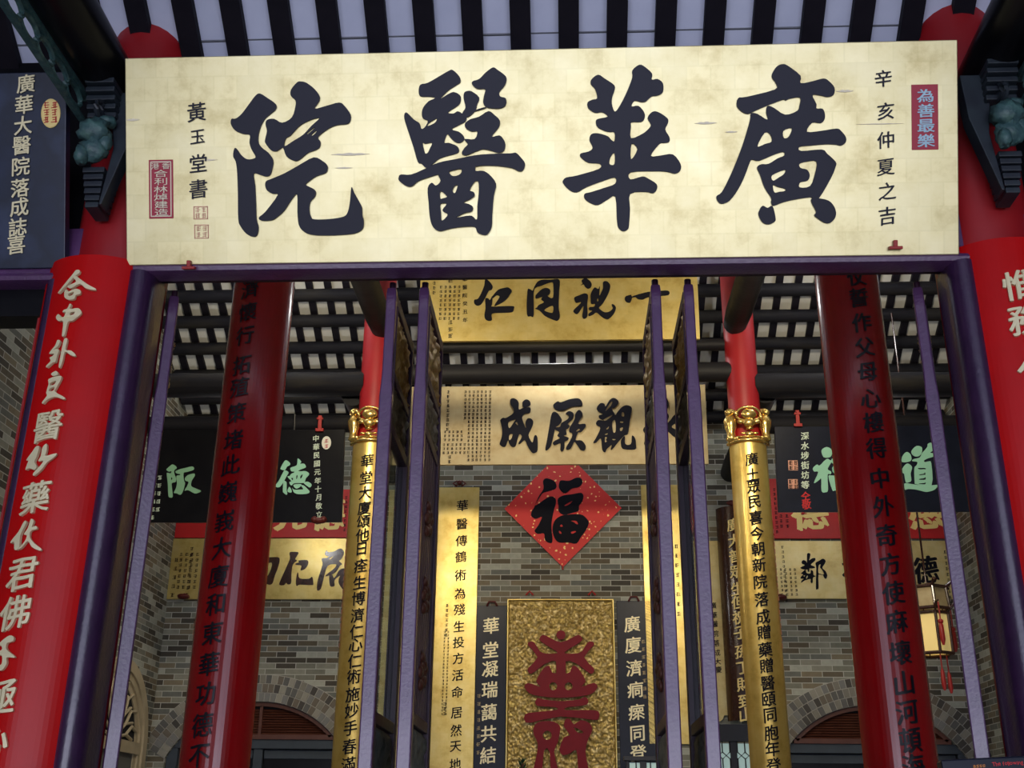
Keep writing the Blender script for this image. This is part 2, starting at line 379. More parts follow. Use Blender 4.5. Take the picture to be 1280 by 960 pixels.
def relief(mb, x0, x1, z0, z1, nx, nz, amp, fn, seed=0., freq=12.):
    vs = []
    for j in range(nz+1):
        for i in range(nx+1):
            a = x0+(x1-x0)*i/nx; b = z0+(z1-z0)*j/nz
            q = Vector((a*freq+seed, b*freq, seed)); h = noise.noise(q)+.6*noise.noise(q*2.1)+.35*abs(noise.noise(q*4.3))
            e = min(i, nx-i, j, nz-j); h = max(0, h+.45)*amp*(1 if e > 0 else 0)
            vs.append(fn(a, b, h))
    w = nx+1; mb.add(vs, [(j*w+i, j*w+i+1, (j+1)*w+i+1, (j+1)*w+i) for j in range(nz) for i in range(nx)])

# ------------------------------------------------------------------ setting
HX, ZS = 2.08, .0
def struct(mb, name, m, label, cat, **kw):
    o = mb.build(name, m, **kw); return tag(o, label, cat, None, 'structure')
struct(MB().bb(-5.5, 5.5, -4.2, 15.4, -.2, 0), 'floor', M['stone'], 'grey granite floor of the halls', 'floor')
struct(MB().bb(-30, 30, -45, -4.2, -.25, -.05), 'ground', M['forecourt'], 'pale paved forecourt before the gate hall', 'ground')

# roofs: white tile undersides, dark rafters, round purlins
def zf(Y): return 5.47+.70*(4.6-Y)          # underside of the gate hall roof behind its ridge
def zr(Y): return 7.10+.55*(15-Y)           # underside of the rear slope of the inner hall
def slab(pts, th=.12):
    """pts: list of (y, z) under the roof"""
    def mk(mb, x0, x1):
        mb.prism([(y, z) for y, z in pts]+[(y, z+th) for y, z in reversed(pts)], lambda a, b, k: (x0 if k == 0 else x1, a, b)); return mb
    return mk
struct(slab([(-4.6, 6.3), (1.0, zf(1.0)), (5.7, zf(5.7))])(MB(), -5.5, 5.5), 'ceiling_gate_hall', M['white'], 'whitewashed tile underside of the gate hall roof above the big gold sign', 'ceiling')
struct(slab([(5.35, 5.22), (11.2, zr(11.2)), (15.3, zr(15.3))])(MB(), -5.5, 5.5), 'ceiling_inner_hall', M['whitein'], 'whitewashed tile underside of the inner hall roof behind the rows of purlins', 'ceiling')  # unseen front eave drawn forward to keep sun out of the roof gap
# tile joints
j = MB()
for k, Y in enumerate((4.33, 4.66)):
    for i in range(-22, 22): j.bb(i*.246-.115+.045, i*.246-.115+.2, Y-.004, Y+.004, zf(Y)-.004-.01*((i*7) % 3-1)*.2, zf(Y)+.02)
struct(j, 'trim_tile_joints', M['joint'], 'fine dark joints between the white tiles over the gold sign', 'trim')
sl = math.atan(.70); x0 = at(651.5, 45, 4.7).x; md = None
for i in range(-20, 21):
    x = x0+i*.2455
    if abs(x) > 5.2: continue
    if md is None:
        L = 5.6; yc = 3.2
        md = MB().box((0, 0, 0), (.104, L, .05), Matrix.Rotation(-sl, 3, 'X')).build('rafter', M['rafter']); o = md
    else: o = md.copy(); COL.objects.link(o)
    o.location = (x, yc, zf(yc)-.03); tag(o, 'dark flat rafter under the white tiles over the big gold sign', 'rafter', 'rafters of the gate hall roof', 'structure')
sr = math.atan(.55); x0 = at(668, 450, 13.75).x; md = None
for i in range(-22, 23):
    x = x0+i*.2425
    if abs(x) > 5.25: continue
    if md is None:
        md = MB().box((0, 0, 0), (.088, 4.75, .05), Matrix.Rotation(-sr, 3, 'X')).build('rafter', M['rafter']); o = md
    else: o = md.copy(); COL.objects.link(o)
    o.location = (x, 13.15, zr(13.15)-.03); tag(o, 'dark flat rafter between the small white tile squares of the inner hall roof', 'rafter', 'rafters of the inner hall roof', 'structure')
def logx(mb, Y, z, r, x0=-5.3, x1=5.3, n=16):
    k = 12; return mb.tube([(x0+(x1-x0)*i/k, Y, z) for i in range(k+1)], [r*(1+.03*math.sin(i*2.3+Y)) for i in range(k+1)], n)
pur = [(12.45, .085), (12.93, .085), (13.29, .085), (13.68, .085), (14.09, .09), (14.45, .085), (14.80, .085)]
ordn = ['topmost', 'second from top', 'third from top', 'fourth from top', 'fifth from top', 'sixth from top', 'lowest, by the back wall']
for (Y, r), nm in zip(pur, ordn):
    o = logx(MB(), Y, zr(Y)-.055-r, r).build('purlin', M['log'], smooth='auto')
    tag(o, 'round dark purlin under the inner hall rafters, '+nm, 'purlin', 'purlins of the inner hall', 'structure')

for i, Y in enumerate((4.05, 3.55, 3.05, 2.55, 2.05, 1.55, 1.05)):  # unseen purlins added to darken the ceiling mirrored in the red lacquer
    o = logx(MB(), Y, zf(Y)-.06-.11, .11).build('purlin', M['log'], smooth='auto')
    tag(o, 'added unseen dark purlin under the gate hall rafters to dim ceiling reflections', 'purlin', 'added purlins of the gate hall', 'structure')

# walls
def wall_with_arches():
    cu = bpy.data.curves.new('w', 'CURVE'); cu.dimensions = '2D'; cu.fill_mode = 'BOTH'; cu.extrude = .15
    def sp(pts):
        s_ = cu.splines.new('POLY'); s_.points.add(len(pts)-1); s_.use_cyclic_u = True
        for p, (a, b) in zip(s_.points, pts): p.co = (a, b, 0, 1)
    sp([(-5.5, 0), (5.5, 0), (5.5, 7.2), (-5.5, 7.2)])
    for s in (-1, 1):
        sp([(s*AX-1.2, .02), (s*AX+1.2, .02)]+[(s*AX+AR*math.sin(t), AZ+AR*math.cos(t)) for t in [T0-2*T0*i/24 for i in range(25)]])
    o = bpy.data.objects.new('w', cu); COL.objects.link(o); me = o.to_mesh(); mb = MB()
    mb.add([(v.co.x, 15.15-v.co.z, v.co.y) for v in me.vertices], [tuple(p.vertices) for p in me.polygons])
    o.to_mesh_clear(); bpy.data.objects.remove(o); return mb
AX, AR, AZ = 3.93, 1.36, 1.845; T0 = math.asin(1.2/AR)
struct(wall_with_arches(), 'wall_back', M['brick'], 'grey brick back wall of the inner hall hung with boards', 'wall')
struct(MB().bb(-5.65, -5.35, -4.2, 15.3, 0, 8.0), 'wall_left', M['brickside'], 'grey brick side wall on the left with the cream arched doorway', 'wall')
struct(MB().bb(5.35, 5.65, -4.2, 15.3, 0, 8.0), 'wall_right', M['brickside'], 'grey brick side wall on the right', 'wall')

# arched doorways in the back wall
def arch_door(idx, s, label):
    r = thing('door_%d' % idx, label, 'door', (s*AX, 15, 0), 0, None, 'structure')
    mo = MB(); vb = MB()
    for k in range(3):
        r0 = AR+.005+k*.115; r1 = r0+.104; n = int(2*T0*(r0+.05)/.078)
        for i in range(n):
            a0 = -T0+2*T0*(i+.07)/n; a1 = -T0+2*T0*(i+.93)/n
            q = [(r0*math.sin(a0), AZ+r0*math.cos(a0)), (r1*math.sin(a0), AZ+r1*math.cos(a0)), (r1*math.sin(a1), AZ+r1*math.cos(a1)), (r0*math.sin(a1), AZ+r0*math.cos(a1))]
            vb.prism(q, lambda a, b, t: (a, -.012 if t == 0 else .06, b))
    ring = [((AR)*math.sin(t), AZ+AR*math.cos(t)) for t in [-T0+2*T0*i/32 for i in range(33)]]+[((AR+.348)*math.sin(t), AZ+(AR+.348)*math.cos(t)) for t in [T0-2*T0*i/32 for i in range(33)]]
    for i in range(32):
        mo.prism([ring[i], ring[i+1], ring[64-i], ring[65-i]], lambda a, b, t: (a, -.004 if t == 0 else .05, b))
    mo.build('mortar_bed', M['mortar'], r); vb.build('brick_arch', M['vous'], r)
    zl = 2.765; xa = math.sqrt((AR-.05)**2-(zl-AZ)**2)
    fr = MB(); ts = [math.atan2(-xa, zl-AZ)+2*math.atan2(xa, zl-AZ)*i/28 for i in range(29)]
    path = [((AR-.03)*math.sin(t), .06, AZ+(AR-.03)*math.cos(t)) for t in ts]
    for p, q in zip(path[:-1], path[1:]):
        a, b = Vector(p), Vector(q); e = (b-a); c = (a+b)/2; fr.box(c, (e.length*1.05, .06, .05), Matrix.Rotation(-math.atan2(e.z, e.x), 3, 'Y'))
    fr.bb(-xa-.05, xa+.05, .03, .09, zl-.03, zl+.03); fr.bb(-.02, .02, .05, .09, zl, AZ+AR-.03)
    fr.build('fanlight_frame', M['louver'], r)
    lv = MB(); z = zl+.05
    while z < AZ+AR-.07:
        w = math.sqrt((AR-.05)**2-(z-AZ)**2)
        lv.box((0, .09, z), (2*w, .045, .008), Matrix.Rotation(math.radians(35), 3, 'X')); z += .032
    lv.build('louvre_slats', M['louver'], r)
    bk = MB().bb(-1.15, 1.15, .14, .16, zl, AZ+AR-.02); bk.build('fanlight_backing', M['dark'], r)
    d = MB(); d.bb(-1.19, 1.19, .05, .14, 2.62, 2.735); d.bb(-1.19, -1.05, .05, .14, 0, 2.62); d.bb(1.05, 1.19, .05, .14, 0, 2.62); d.bb(-.06, .06, .07, .14, 0, 2.62)
    d.build('door_frame', M['bluegrey'], r, bevel=.006)
    MB().bb(-1.3, 1.3, .26, .29, 0, AZ+AR+.1).build('sky_block_panel', M['dark'], r)  # added dark panel, keeps bright sky out of the door gaps
    for t in (-1, 1):
        p = MB().bb(t*.555-.48, t*.555+.48, .10, .15, .05, 1.2); p.bb(t*.555-.48, t*.555+.48, .10, .15, 2.5, 2.61)
        lf = p.build('door_leaf', M['bluegrey'], r, bevel=.005)
        MB().bb(t*.555-.48, t*.555+.48, .12, .13, 1.2, 2.5).build('glass_pane', M['black'], lf)
    return r
arch_door(4, -1, 'arched doorway with louvred fanlight in the back wall left of the relief panel')
arch_door(5, 1, 'arched doorway with louvred fanlight in the back wall by the hexagonal lantern')

# cream arched doorway in the left side wall
r = thing('door_6', 'cream arched side doorway with carved fanlight in the left brick wall', 'door', (-5.35, 13.72, 0), 0, None, 'structure')
RO, ZC = 1.02, 2.56
def ringYZ(mb, r0, r1, x0, x1, zc, n=28, z0=0.):
    pts = [(-1, z0)]
    for i in range(n):
        a, b = PI-PI*i/n, PI-PI*(i+1)/n
        mb.prism([(r0*math.cos(a), zc+r0*math.sin(a)), (r1*math.cos(a), zc+r1*math.sin(a)), (r1*math.cos(b), zc+r1*math.sin(b)), (r0*math.cos(b), zc+r0*math.sin(b))], lambda p, q, t: (x0 if t == 0 else x1, p, q))
    for s in (-1, 1): mb.bb(x0, x1, s*r0, s*r1, z0, zc)
    return mb
f1 = ringYZ(MB(), RO-.13, RO, 0, .07, ZC); ringYZ(f1, RO-.21, RO-.12, 0, .045, ZC); ringYZ(f1, RO-.30, RO-.21, 0, .02, ZC)
f1.bb(0, .05, -RO+.15, RO-.15, 2.50, 2.64); f1.build('arch_frame', M['cream'], r, smooth=False)
fan = MB(); fan.lathe([(.12, 0), (.12, .03), (.05, .035)], (.0, 0, 2.64), 16, 'x')
for i in range(9):
    a = PI*(i+.5)/9
    for da, r0, r1 in ((0, .14, .40), (-.14, .38, .58), (.14, .38, .58), (0, .56, .72)):
        aa, ab = (a, a+da) if r0 < .3 else ((a, a+da) if r1 < .6 else (a+.14, a))
        p = Vector((.02, r0*math.cos(aa), 2.64+r0*math.sin(aa))); q = Vector((.02, r1*math.cos(ab), 2.64+r1*math.sin(ab)))
        fan.tube([p, q], .02, 6)
fan.build('carved_fanlight', M['cream'], r)
MB().bb(-.001, .006, -RO+.2, RO-.2, 0, ZC).build('door_leaf', M['greydoor'], r)
bk = MB(); bk.prism([(.8*math.cos(PI*i/20), 2.6+.8*math.sin(PI*i/20)) for i in range(21)], lambda p, q, t: (0 if t == 0 else .004, p, q)); bk.build('fanlight_backing', M['dark'], r)

# ------------------------------------------------------------------ door screen frame of the gate hall
def half_round(mb, x, w, z0, z1, y=4.66, dep=.09, n=12):
    pts = [(x-w/2, y+.12)]+[(x-w/2*math.cos(PI*i/n), y-dep*math.sin(PI*i/n)) for i in range(n+1)]+[(x+w/2, y+.12)]
    return mb.prism(pts, lambda a, b, t: (a, b, z0 if t == 0 else z1))
def lintel(mb, x0, x1, zb=4.04, zt=4.36, y0=4.60, y1=4.69):
    pr = [(y1, zb), (y1, zt), (y0+.03, zt), (y0+.03, zb+.10), (y0+.012, zb+.085), (y0+.012, zb+.05), (y0-.012, zb+.04), (y0-.02, zb+.022), (y0-.012, zb+.004), (y0+.004, zb)]
    return mb.prism(pr, lambda a, b, t: (x0 if t == 0 else x1, a, b))
r = thing('door_1', 'purple door frame of the central bay under the big gold sign', 'door frame', (0, 0, 0), 0, None, 'structure')
lintel(MB(), -1.93, 1.93).build('lintel', M['purple'], r, smooth='auto')
MB().bb(-1.87, 1.87, 4.72, 4.76, 4.3, 5.35).build('transom_panel', M['black'], r); MB().bb(-1.9, 1.9, 4.70, 4.78, 4.075, 4.16).build('head_stop', M['purpled'], r)
for s in (-1, 1):
    jb = half_round(MB(), s*1.905, .13, 0, 4.045).build('jamb', M['purplej'], r, smooth='auto')
    MB().bb(s*1.90, s*1.855, 4.72, 4.80, 0, 4.08).build('jamb_stop', M['purpled'], jb)
for idx, s, nm in ((2, -1, 'left'), (3, 1, 'right')):
    r = thing('door_%d' % idx, 'purple door frame of the side bay below the navy plaque' if s < 0 else 'purple door frame of the side bay on the far side of the right couplet', 'door frame', (0, 0, 0), 0, None, 'structure')
    xs = sorted((s*2.2, s*5.35)); lintel(MB(), xs[0], xs[1], 4.0, 4.30).build('lintel', M['purple'], r, smooth='auto')
    MB().bb(xs[0], xs[1], 4.72, 4.76, 4.28, 5.36).build('transom_panel', M['black'], r)
    MB().bb(xs[0], xs[1], 4.68, 4.82, 3.86, 4.0).build('head_stop', M['black'], r)
    jb = half_round(MB(), s*2.295, .11, 0, 4.0).build('jamb', M['purplej'], r, smooth='auto')
    MB().bb(s*2.36, s*2.405, 4.70, 4.80, 0, 3.9).build('red_stop', M['redcol'], r)

# ------------------------------------------------------------------ columns and the curved couplet boards
def column(x, Y, rad, z1, m, label, top=None):
    mb = MB(); n = 32; prof = [(rad*.97, 0), (rad, .4), (rad, 2.5), (rad*.99, z1)]
    mb.lathe(prof, (0, 0, 0), n)
    if top:      # cut under the sloping roof
        k = len(mb.v); mb.v = [(a, b, (c if i < k-n else top(Y+b)-.001)) for i, (a, b, c) in enumerate(mb.v)]
    o = mb.build('red_column', m, smooth='auto', loc=(x, Y, 0)); return tag(o, label, 'column')
for s, side in ((-1, 'left end'), (1, 'right end')):
    column(s*HX, 4.80, .225, 5, M['redcol'], 'dull red column behind the big gold sign, beside its '+side, zf)
for s, side in ((-1, 'left'), (1, 'right')):
    column(s*HX, 7.24, .185, 6.2, M['redcol'], 'dark red column behind the %s black-lettered red couplet' % side)
    column(s*HX, 11.8, .175, 8.1, M['redcol'], 'red column inside the hall above the %s gilded curved couplet' % side)

def curved_board(name, label, x, Y, R, z0, z1, m, group, span=80, th=.03, edge=None):
    r = thing(name, label, 'couplet board', (x, Y, 0), 0, group)
    mb = MB(); n = 28; T = math.radians(span)
    a = [(R*math.sin(-T+2*T*i/n), -R*math.cos(-T+2*T*i/n)) for i in range(n+1)]
    b = [((R-th)*math.sin(T-2*T*i/n), -(R-th)*math.cos(T-2*T*i/n)) for i in range(n+1)]
    for i in range(n):
        mb.prism([a[i], a[i+1], b[n-i-1], b[n-i]], lambda p, q, t: (p, q, z0 if t == 0 else z1))
    bm = bmesh.new(); me0 = bpy.data.meshes.new('t'); me0.from_pydata(mb.v, [], mb.f); bm.from_mesh(me0); bmesh.ops.remove_doubles(bm, verts=bm.verts, dist=1e-5)
    bm.verts.ensure_lookup_table(); bm.verts.index_update(); mb = MB().add([v.co for v in bm.verts], [tuple(v.index for v in f.verts) for f in bm.faces]); bm.free()
    mb.build('board', m, r, smooth='auto'); return r
def zof(py, x, Y):      # height at which a picture row meets a vertical line of the place
    lo, hi = -2., 14.
    for _ in range(50):
        z = (lo+hi)/2; d = Vector((x, Y, z))-CAM; y = 480-FPX*d.dot(_u)/d.dot(_f)
        if y > py: lo = z
        else: hi = z
    return z
def column_text(root, chars, pys, x, Y, R, size, m, bold, ext, d=.006, a=0., name='inscription', sx=.92, shear=.16):
    mb = MB()
    for ch, py in zip(chars, pys): put(mb, ch, a, zof(py, x+a, Y-R), size, wrap(R, d), bold, ext, shear, sx, .016, True)
    return mb.build(name, m, root)
GF = 'red couplets on the front columns'
RF = .30; YF = 4.82
b = curved_board('couplet_board', 'bright red curved couplet board with raised gold characters left of the doorway', -HX-.045, YF, RF, .5, zof(318, -HX-.045, YF-RF), M['red'], GF, 52)
column_text(b, '醫藥君佛極心', [533, 622, 718, 766, 872, 925], -HX-.045, YF, RF, .150, M['goldtext'], .018, .05, .004, -.045)
pf = Pl((-HX-.045, YF-RF, 0), 0)
BR1 = [[[(255,65),(285,70),(280,95),(240,120),(180,180),(110,240),(92,240),(160,170),(225,100)]], [[(225,125),(245,110),(290,145),(350,190),(408,220),(395,232),(330,220),(285,185),(215,218),(190,212),(185,195),(255,165)]], [[(155,240),(175,225),(190,245),(250,225),(290,240),(285,270),(250,280),(240,310),(190,315),(155,290)], [(190,265),(235,252),(225,275),(195,285)]],
[[(200,352),(215,360),(205,395),(270,390),(295,420),(285,445),(225,495),(195,500),(180,520),(160,610),(145,625),(135,615),(145,500),(100,490),(78,455),(100,430),(125,455),(150,460),(165,420),(140,420),(150,400),(180,390)], [(203,430),(240,420),(235,440),(205,450)]],
[[(95,655),(120,665),(100,710),(60,735),(95,730),(110,745),(95,780),(80,840),(55,845),(0,880),(-5,865),(35,830),(25,800),(50,790),(65,770),(20,765),(40,735),(75,700)]], [[(160,645),(182,655),(165,740),(210,750),(245,785),(235,798),(200,785),(160,760),(140,840),(120,890),(108,880),(125,780),(145,680)]]]
BR2 = [[[(315,40),(345,25),(358,45),(330,55)]], [[(300,70),(370,55),(375,75),(345,130),(340,150),(395,185),(385,195),(340,180),(290,195),(265,215),(260,205),(290,170),(285,150),(300,100)], [(310,95),(345,85),(335,105),(310,110)], [(305,130),(335,120),(330,140),(305,145)]],
[[(225,470),(245,475),(230,530),(215,560),(230,590),(215,610),(190,600),(170,600),(155,605),(165,575),(175,550),(160,545),(200,500)]], [[(265,480),(290,458),(290,500),(285,530),(345,515),(330,540),(290,570),(260,610),(215,645),(210,630),(250,590),(270,560),(240,560),(255,530)]]]
BR3 = [[[(130,690),(142,698),(110,760),(105,820),(80,830),(75,790),(55,795),(60,780),(100,740)]], [[(165,680),(180,690),(170,720),(190,715),(195,730),(165,740),(160,770),(180,800),(215,830),(205,838),(170,820),(150,790),(120,820),(100,828),(135,790),(145,760),(130,755),(150,725)]]]
BR4 = [[[(60,300),(80,310),(75,330),(45,340),(45,370),(80,400),(82,412),(45,410),(45,440),(25,470),(5,475),(0,455),(20,440),(20,400),(-10,400),(-10,385),(20,370),(15,350),(-5,350),(20,325)]]]
for g, ox, oy, sc in ((BR1, 60, 330, 6.8), (BR2, 0, 460, 4.76), (BR3, 0, 480, 4), (BR4, 0, 720, 4)):
    mb = MB(); traced(mb, g, ox, oy, sc, pf, 0, .007, wrap(RF, .012)); mb.build('raised_characters', M['goldtext'], b)
b = curved_board('couplet_board', 'bright red curved couplet board with gold characters at the right picture edge', HX+.035, YF, RF, .5, zof(296, HX+.035, YF-RF), M['red'], GF, 52)
column_text(b, '惟務人', [357, 400, 445], HX+.035, YF, RF, .150, M['goldtext'], .018, .05, .004, -.02)
GI = 'red couplets with black characters behind the doors'
RI = .225; YI = 7.2
b = curved_board('couplet_board', 'dark red curved couplet board with black characters seen through the left opening', -HX, YI, RI, .5, 5.6, M['redin'], GI)
column_text(b, '濟懷行拓殖策堵此巍峩大廈和東華功德不', [361, 390, 419, 456, 484, 516, 550, 581, 615, 651, 685, 720, 755, 791, 830, 867, 906, 945], -HX, YI, RI, .150, M['inkred'], .022, 0, .006, -.045)
mm = MB()
put(mm, '年', -.30, zof(772, -HX, YI-RI), .07, wrap(RI, .006), .01); put(mm, '仲', -.30, zof(786, -HX, YI-RI), .07, wrap(RI, .006), .01)
mm.build('side_note', M['sealpink'], b)
b = curved_board('couplet_board', 'dark red curved couplet board with black characters seen through the right opening', HX, YI, RI, .5, 5.6, M['redin'], GI)
column_text(b, '仗誓作父母心樓得中外奇方使麻壞山河頓海', [346, 372, 403, 434, 465, 498, 528, 560, 598, 633, 669, 705, 741, 777, 816, 854, 890, 925, 958], HX, YI, RI, .150, M['inkred'], .022, 0, .006, .02)
GG = 'gilded couplets on the inner hall columns'
RG = .205; YG = 11.77
def ornament(x, Y, R, z0, z1, label):
    r = thing('gilded_clamp', label, 'carved clamp', (x, Y, z0), 0, 'gilded clamps over the hall couplets'); h = z1-z0
    arc = lambda z, rr, t0=-78, t1=78, n=18: [((R+rr)*math.sin(math.radians(t0+(t1-t0)*i/n)), -(R+rr)*math.cos(math.radians(t0+(t1-t0)*i/n)), z) for i in range(n+1)]
    bs = MB().tube(arc(.02, .015), .022, 8); bs.tube(arc(.06, .005), .014, 8); bs.build('base_band', M['goldcast'], r, smooth=True)
    for s in (-1, 1):
        t = math.radians(58*s); cx, cy = (R+.015)*math.sin(t), -(R+.015)*math.cos(t)
        sc = MB().lathe([(.03, .03), (.06, .06), (.05, .10), (.045, .16), (.07, .24), (.075, .31), (.05, .37), (.035, .40), (.06, .44), (.03, .48), (.005, .49)], (cx, cy, 0), 14, sc=(1, 1, h/.49))
        t2 = math.radians(40*s); P = lambda tt, z, rr=.03: ((R+rr)*math.sin(math.radians(tt*s)), -(R+rr)*math.cos(math.radians(tt*s)), z*h/.49)
        sc.tube([P(50, .40), P(38, .42), P(30, .36), P(36, .30), P(44, .33)], [.026, .024, .022, .02, .015], 8)
        sc.tube([P(62, .10), P(50, .06), P(38, .05), P(30, .07)], [.03, .026, .02, .012], 8)
        sc.ball(P(56, .42, .04), .042); sc.build('scroll_figure', M['goldcast'], r, smooth=True)
    ms = MB(); F = lambda a, z, rr=.02: ((R+rr)*math.sin(a/R), -(R+rr)*math.cos(a/R), z*h/.49)
    ms.ball(F(0, .365), .085, (1, .55, .72), 18, 10, .12, 3); ring = [F(.125*math.cos(2*PI*i/20), .37+.095*math.sin(2*PI*i/20)) for i in range(20)]; ms.tube(ring, .016, 8, True)
    ms.ball(F(0, .25), .07, (1, .6, .8), 16, 8, .25, 5); ms.ball(F(-.08, .27), .035, (1.2, .7, .8)); ms.ball(F(.08, .27), .035, (1.2, .7, .8))
    ms.lathe([(.02, .15), (.045, .165), (.015, .18), (.012, .2), (.03, .21)], F(0, .0), 12, sc=(1, 1, h/.49)); ms.ball(F(0, .10), .035, (1.3, .6, .8)); ms.ball(F(-.06, .11), .022, (1.4, .6, .6)); ms.ball(F(.06, .11), .022, (1.4, .6, .6))
    ms.build('carved_mask', M['goldcast'], r, smooth=True); return r
for s, chars, pys, lab in ((-1, '華堂大廈頌他日痊生博濟仁心仁術施妙手春滿', [576, 597, 616, 635, 652, 669, 686, 707, 728, 748, 769, 789, 806, 826, 846, 868, 888, 910, 933, 956], 'half hidden by the left door leaves'),
                           (1, '廣土眾民喜今朝新院落成贈藥贈醫頤同胞年登', [574, 593, 609, 627, 647, 667, 686, 706, 727, 749, 771, 790, 812, 832, 854, 874, 894, 916, 936, 957], 'right of the open doors')):
    zt = zof(552, s*HX, YG-RG)
    b = curved_board('couplet_board', 'slim gilded curved couplet on the hall column '+lab, s*HX, YG, RG, 1.0, zt, M['goldcol'], GG)
    column_text(b, chars, pys, s*HX, YG, RG, .155, M['inkmatte'], .018, 0, .008, .0)
    mb = MB()
    for i in range(18): put(mb, '廣華醫院落成大慶敬送'[i % 10], -.24 if s < 0 else .25, zof(660+i*8.5, s*HX, YG-RG), .055, wrap(RG, .005), .012)
    mb.build('side_inscription', M['sealpink'], b)
    ornament(s*HX, YG, RG, zt, zof(507, s*HX, YG-RG), 'gilded carved clamp with mask and scrolls on the %s hall column' % ('left' if s < 0 else 'right'))

# round beams running front to back
def logy(mb, x, y0, y1, z, r, n=20):
    k = 8; return mb.tube([(x, y0+(y1-y0)*i/k, z) for i in range(k+1)], [r*(.9 if i == k else 1) for i in range(k+1)], n)
for s, sd in ((-1, 'left'), (1, 'right')):
    o = logy(MB(), s*2.02, 9.2, 11.66, 7.03, .145).build('roof_beam', M['darkwood'], smooth='auto'); tag(o, 'thick round beam ending on the red hall column, %s of the upper gold board' % sd, 'beam', 'round beams of the inner hall', 'structure')
    o = logy(MB(), s*2.35, 11.9, 14.98, 6.3, .14).build('roof_beam', M['darkwood'], smooth='auto'); tag(o, 'dark round beam between hall column and back wall, %s of the wide gold board' % sd, 'beam', 'round beams of the inner hall', 'structure')
o = logx(MB(), 11.8, 6.50, .115, -2.0, 2.0).build('tie_beam', M['darkwood'], smooth='auto'); tag(o, 'thick round beam across the hall between the upper and lower gold boards', 'beam', None, 'structure')
o = logx(MB(), 11.85, 6.86, .07, -2.0, 2.0).build('tie_beam', M['darkwood'], smooth='auto'); tag(o, 'slim round beam directly under the upper gold board', 'beam', None, 'structure')
for s, sd in ((-1, 'left'), (1, 'right')):
    xs = sorted((s*2.2, s*5.35))
    o = logx(MB(), 11.8, zof(477, s*3.4, 11.7), .14, *xs).build('tie_beam', M['log'], smooth='auto'); tag(o, 'weathered round beam crossing the %s bay of the hall' % sd, 'beam', None, 'structure')
    o = logx(MB(), 11.97, zof(528, s*3.4, 11.9), .10, *xs).build('tie_beam', M['log'], smooth='auto'); tag(o, 'weathered beam just over the black board in the %s bay' % sd, 'beam', None, 'structure')
# front beams with carved boards and brackets
for s, sd in ((-1, 'left end of the big gold sign'), (1, 'right end of the big gold sign')):
    r = thing('roof_beam', 'dark round beam with chain carving above the '+sd, 'beam', (s*2.12, 4.57, 5.02), 0, 'carved front beams')
    logy(MB(), 0, -5.5, .0, 0, .135, 24).build('log', M['black'], r, smooth='auto')
    ch = MB(); bx = s*.10
    for i in range(22):
        y = -.28-i*.155; ch.tube([(bx, y+.085*math.cos(2*PI*k/16), -.185+.045*math.sin(2*PI*k/16)) for k in range(16)], .013, 6, True)
    ch.bb(bx-.02, bx+.02, -5.4, -.15, -.135, -.11); ch.bb(bx-.015, bx+.015, -5.4, -.15, -.25, -.235)
    ch.build('chain_carving', M['teal'], r, smooth='auto')
    sc = MB()
    for i in range(5):
        c = Vector((s*-.03, -.05-.05*i, -.15-.03*i)); sc.tube([c+Vector((0, .07*math.cos(t)*(1-t/9), .06*math.sin(t)*(1-t/9))) for t in [k*.5 for k in range(11)]], .012, 6)
    sc.build('scroll_carving', M['bracket'], r, smooth='auto')
    b = thing('carved_bracket', 'dark bracket with verdigris lion beside the '+sd, 'bracket', (s*2.10, 4.45, 4.29), 0, 'carved brackets of the front beams')
    st = MB()
    for i in range(6): st.bb(-.032-.004*i, .032+.004*i, -.035-.008*i, .10, .033*i, .033*i+.028)
    st.build('stepped_foot', M['bracket'], b, bevel=.004)
    li = MB(); li.ball((0, -.10, .27), .062, (1, .9, 1.05), 16, 10, .5, 1); li.ball((-.005, -.12, .36), .072, (1, .9, .85), 16, 10, .55, 2); li.ball((.03, -.10, .42), .045, (1.2, .9, .6), 12, 8, .4, 4); li.ball((-.04, -.13, .22), .04, (.8, .9, 1.2), 12, 8, .5, 6); li.ball((.045, -.1, .31), .045, (.8, .8, 1.2), 12, 8, .5, 7)
    li.build('carved_lion', M['teal'], b, smooth=True)
    cp = MB()
    for i in range(5): cp.bb(-.07, .07, -.09-.02*i, .10, .46+.035*i, .46+.035*i+.027)
    cp.build('stepped_cap', M['bracket'], b, bevel=.004)
    br = MB().prism([(.045, .0), (.058, .0), (.15, .38), (.16, .62), (.02, .62), (.07, .30)], lambda a, q, t: (a, -.06 if t == 0 else .02, q)) if s < 0 else MB().prism([(-.045, .0), (-.058, .0), (-.15, .38), (-.16, .62), (-.02, .62), (-.07, .30)], lambda a, q, t: (a, -.06 if t == 0 else .02, q))
    br.build('side_wing', M['bracket'], b, bevel=.004)
    # beam head resting on the column
    bd = MB().bb(-.06, .06, -.14, .02, .63, .66); bd.build('top_pad', M['bracket'], b)

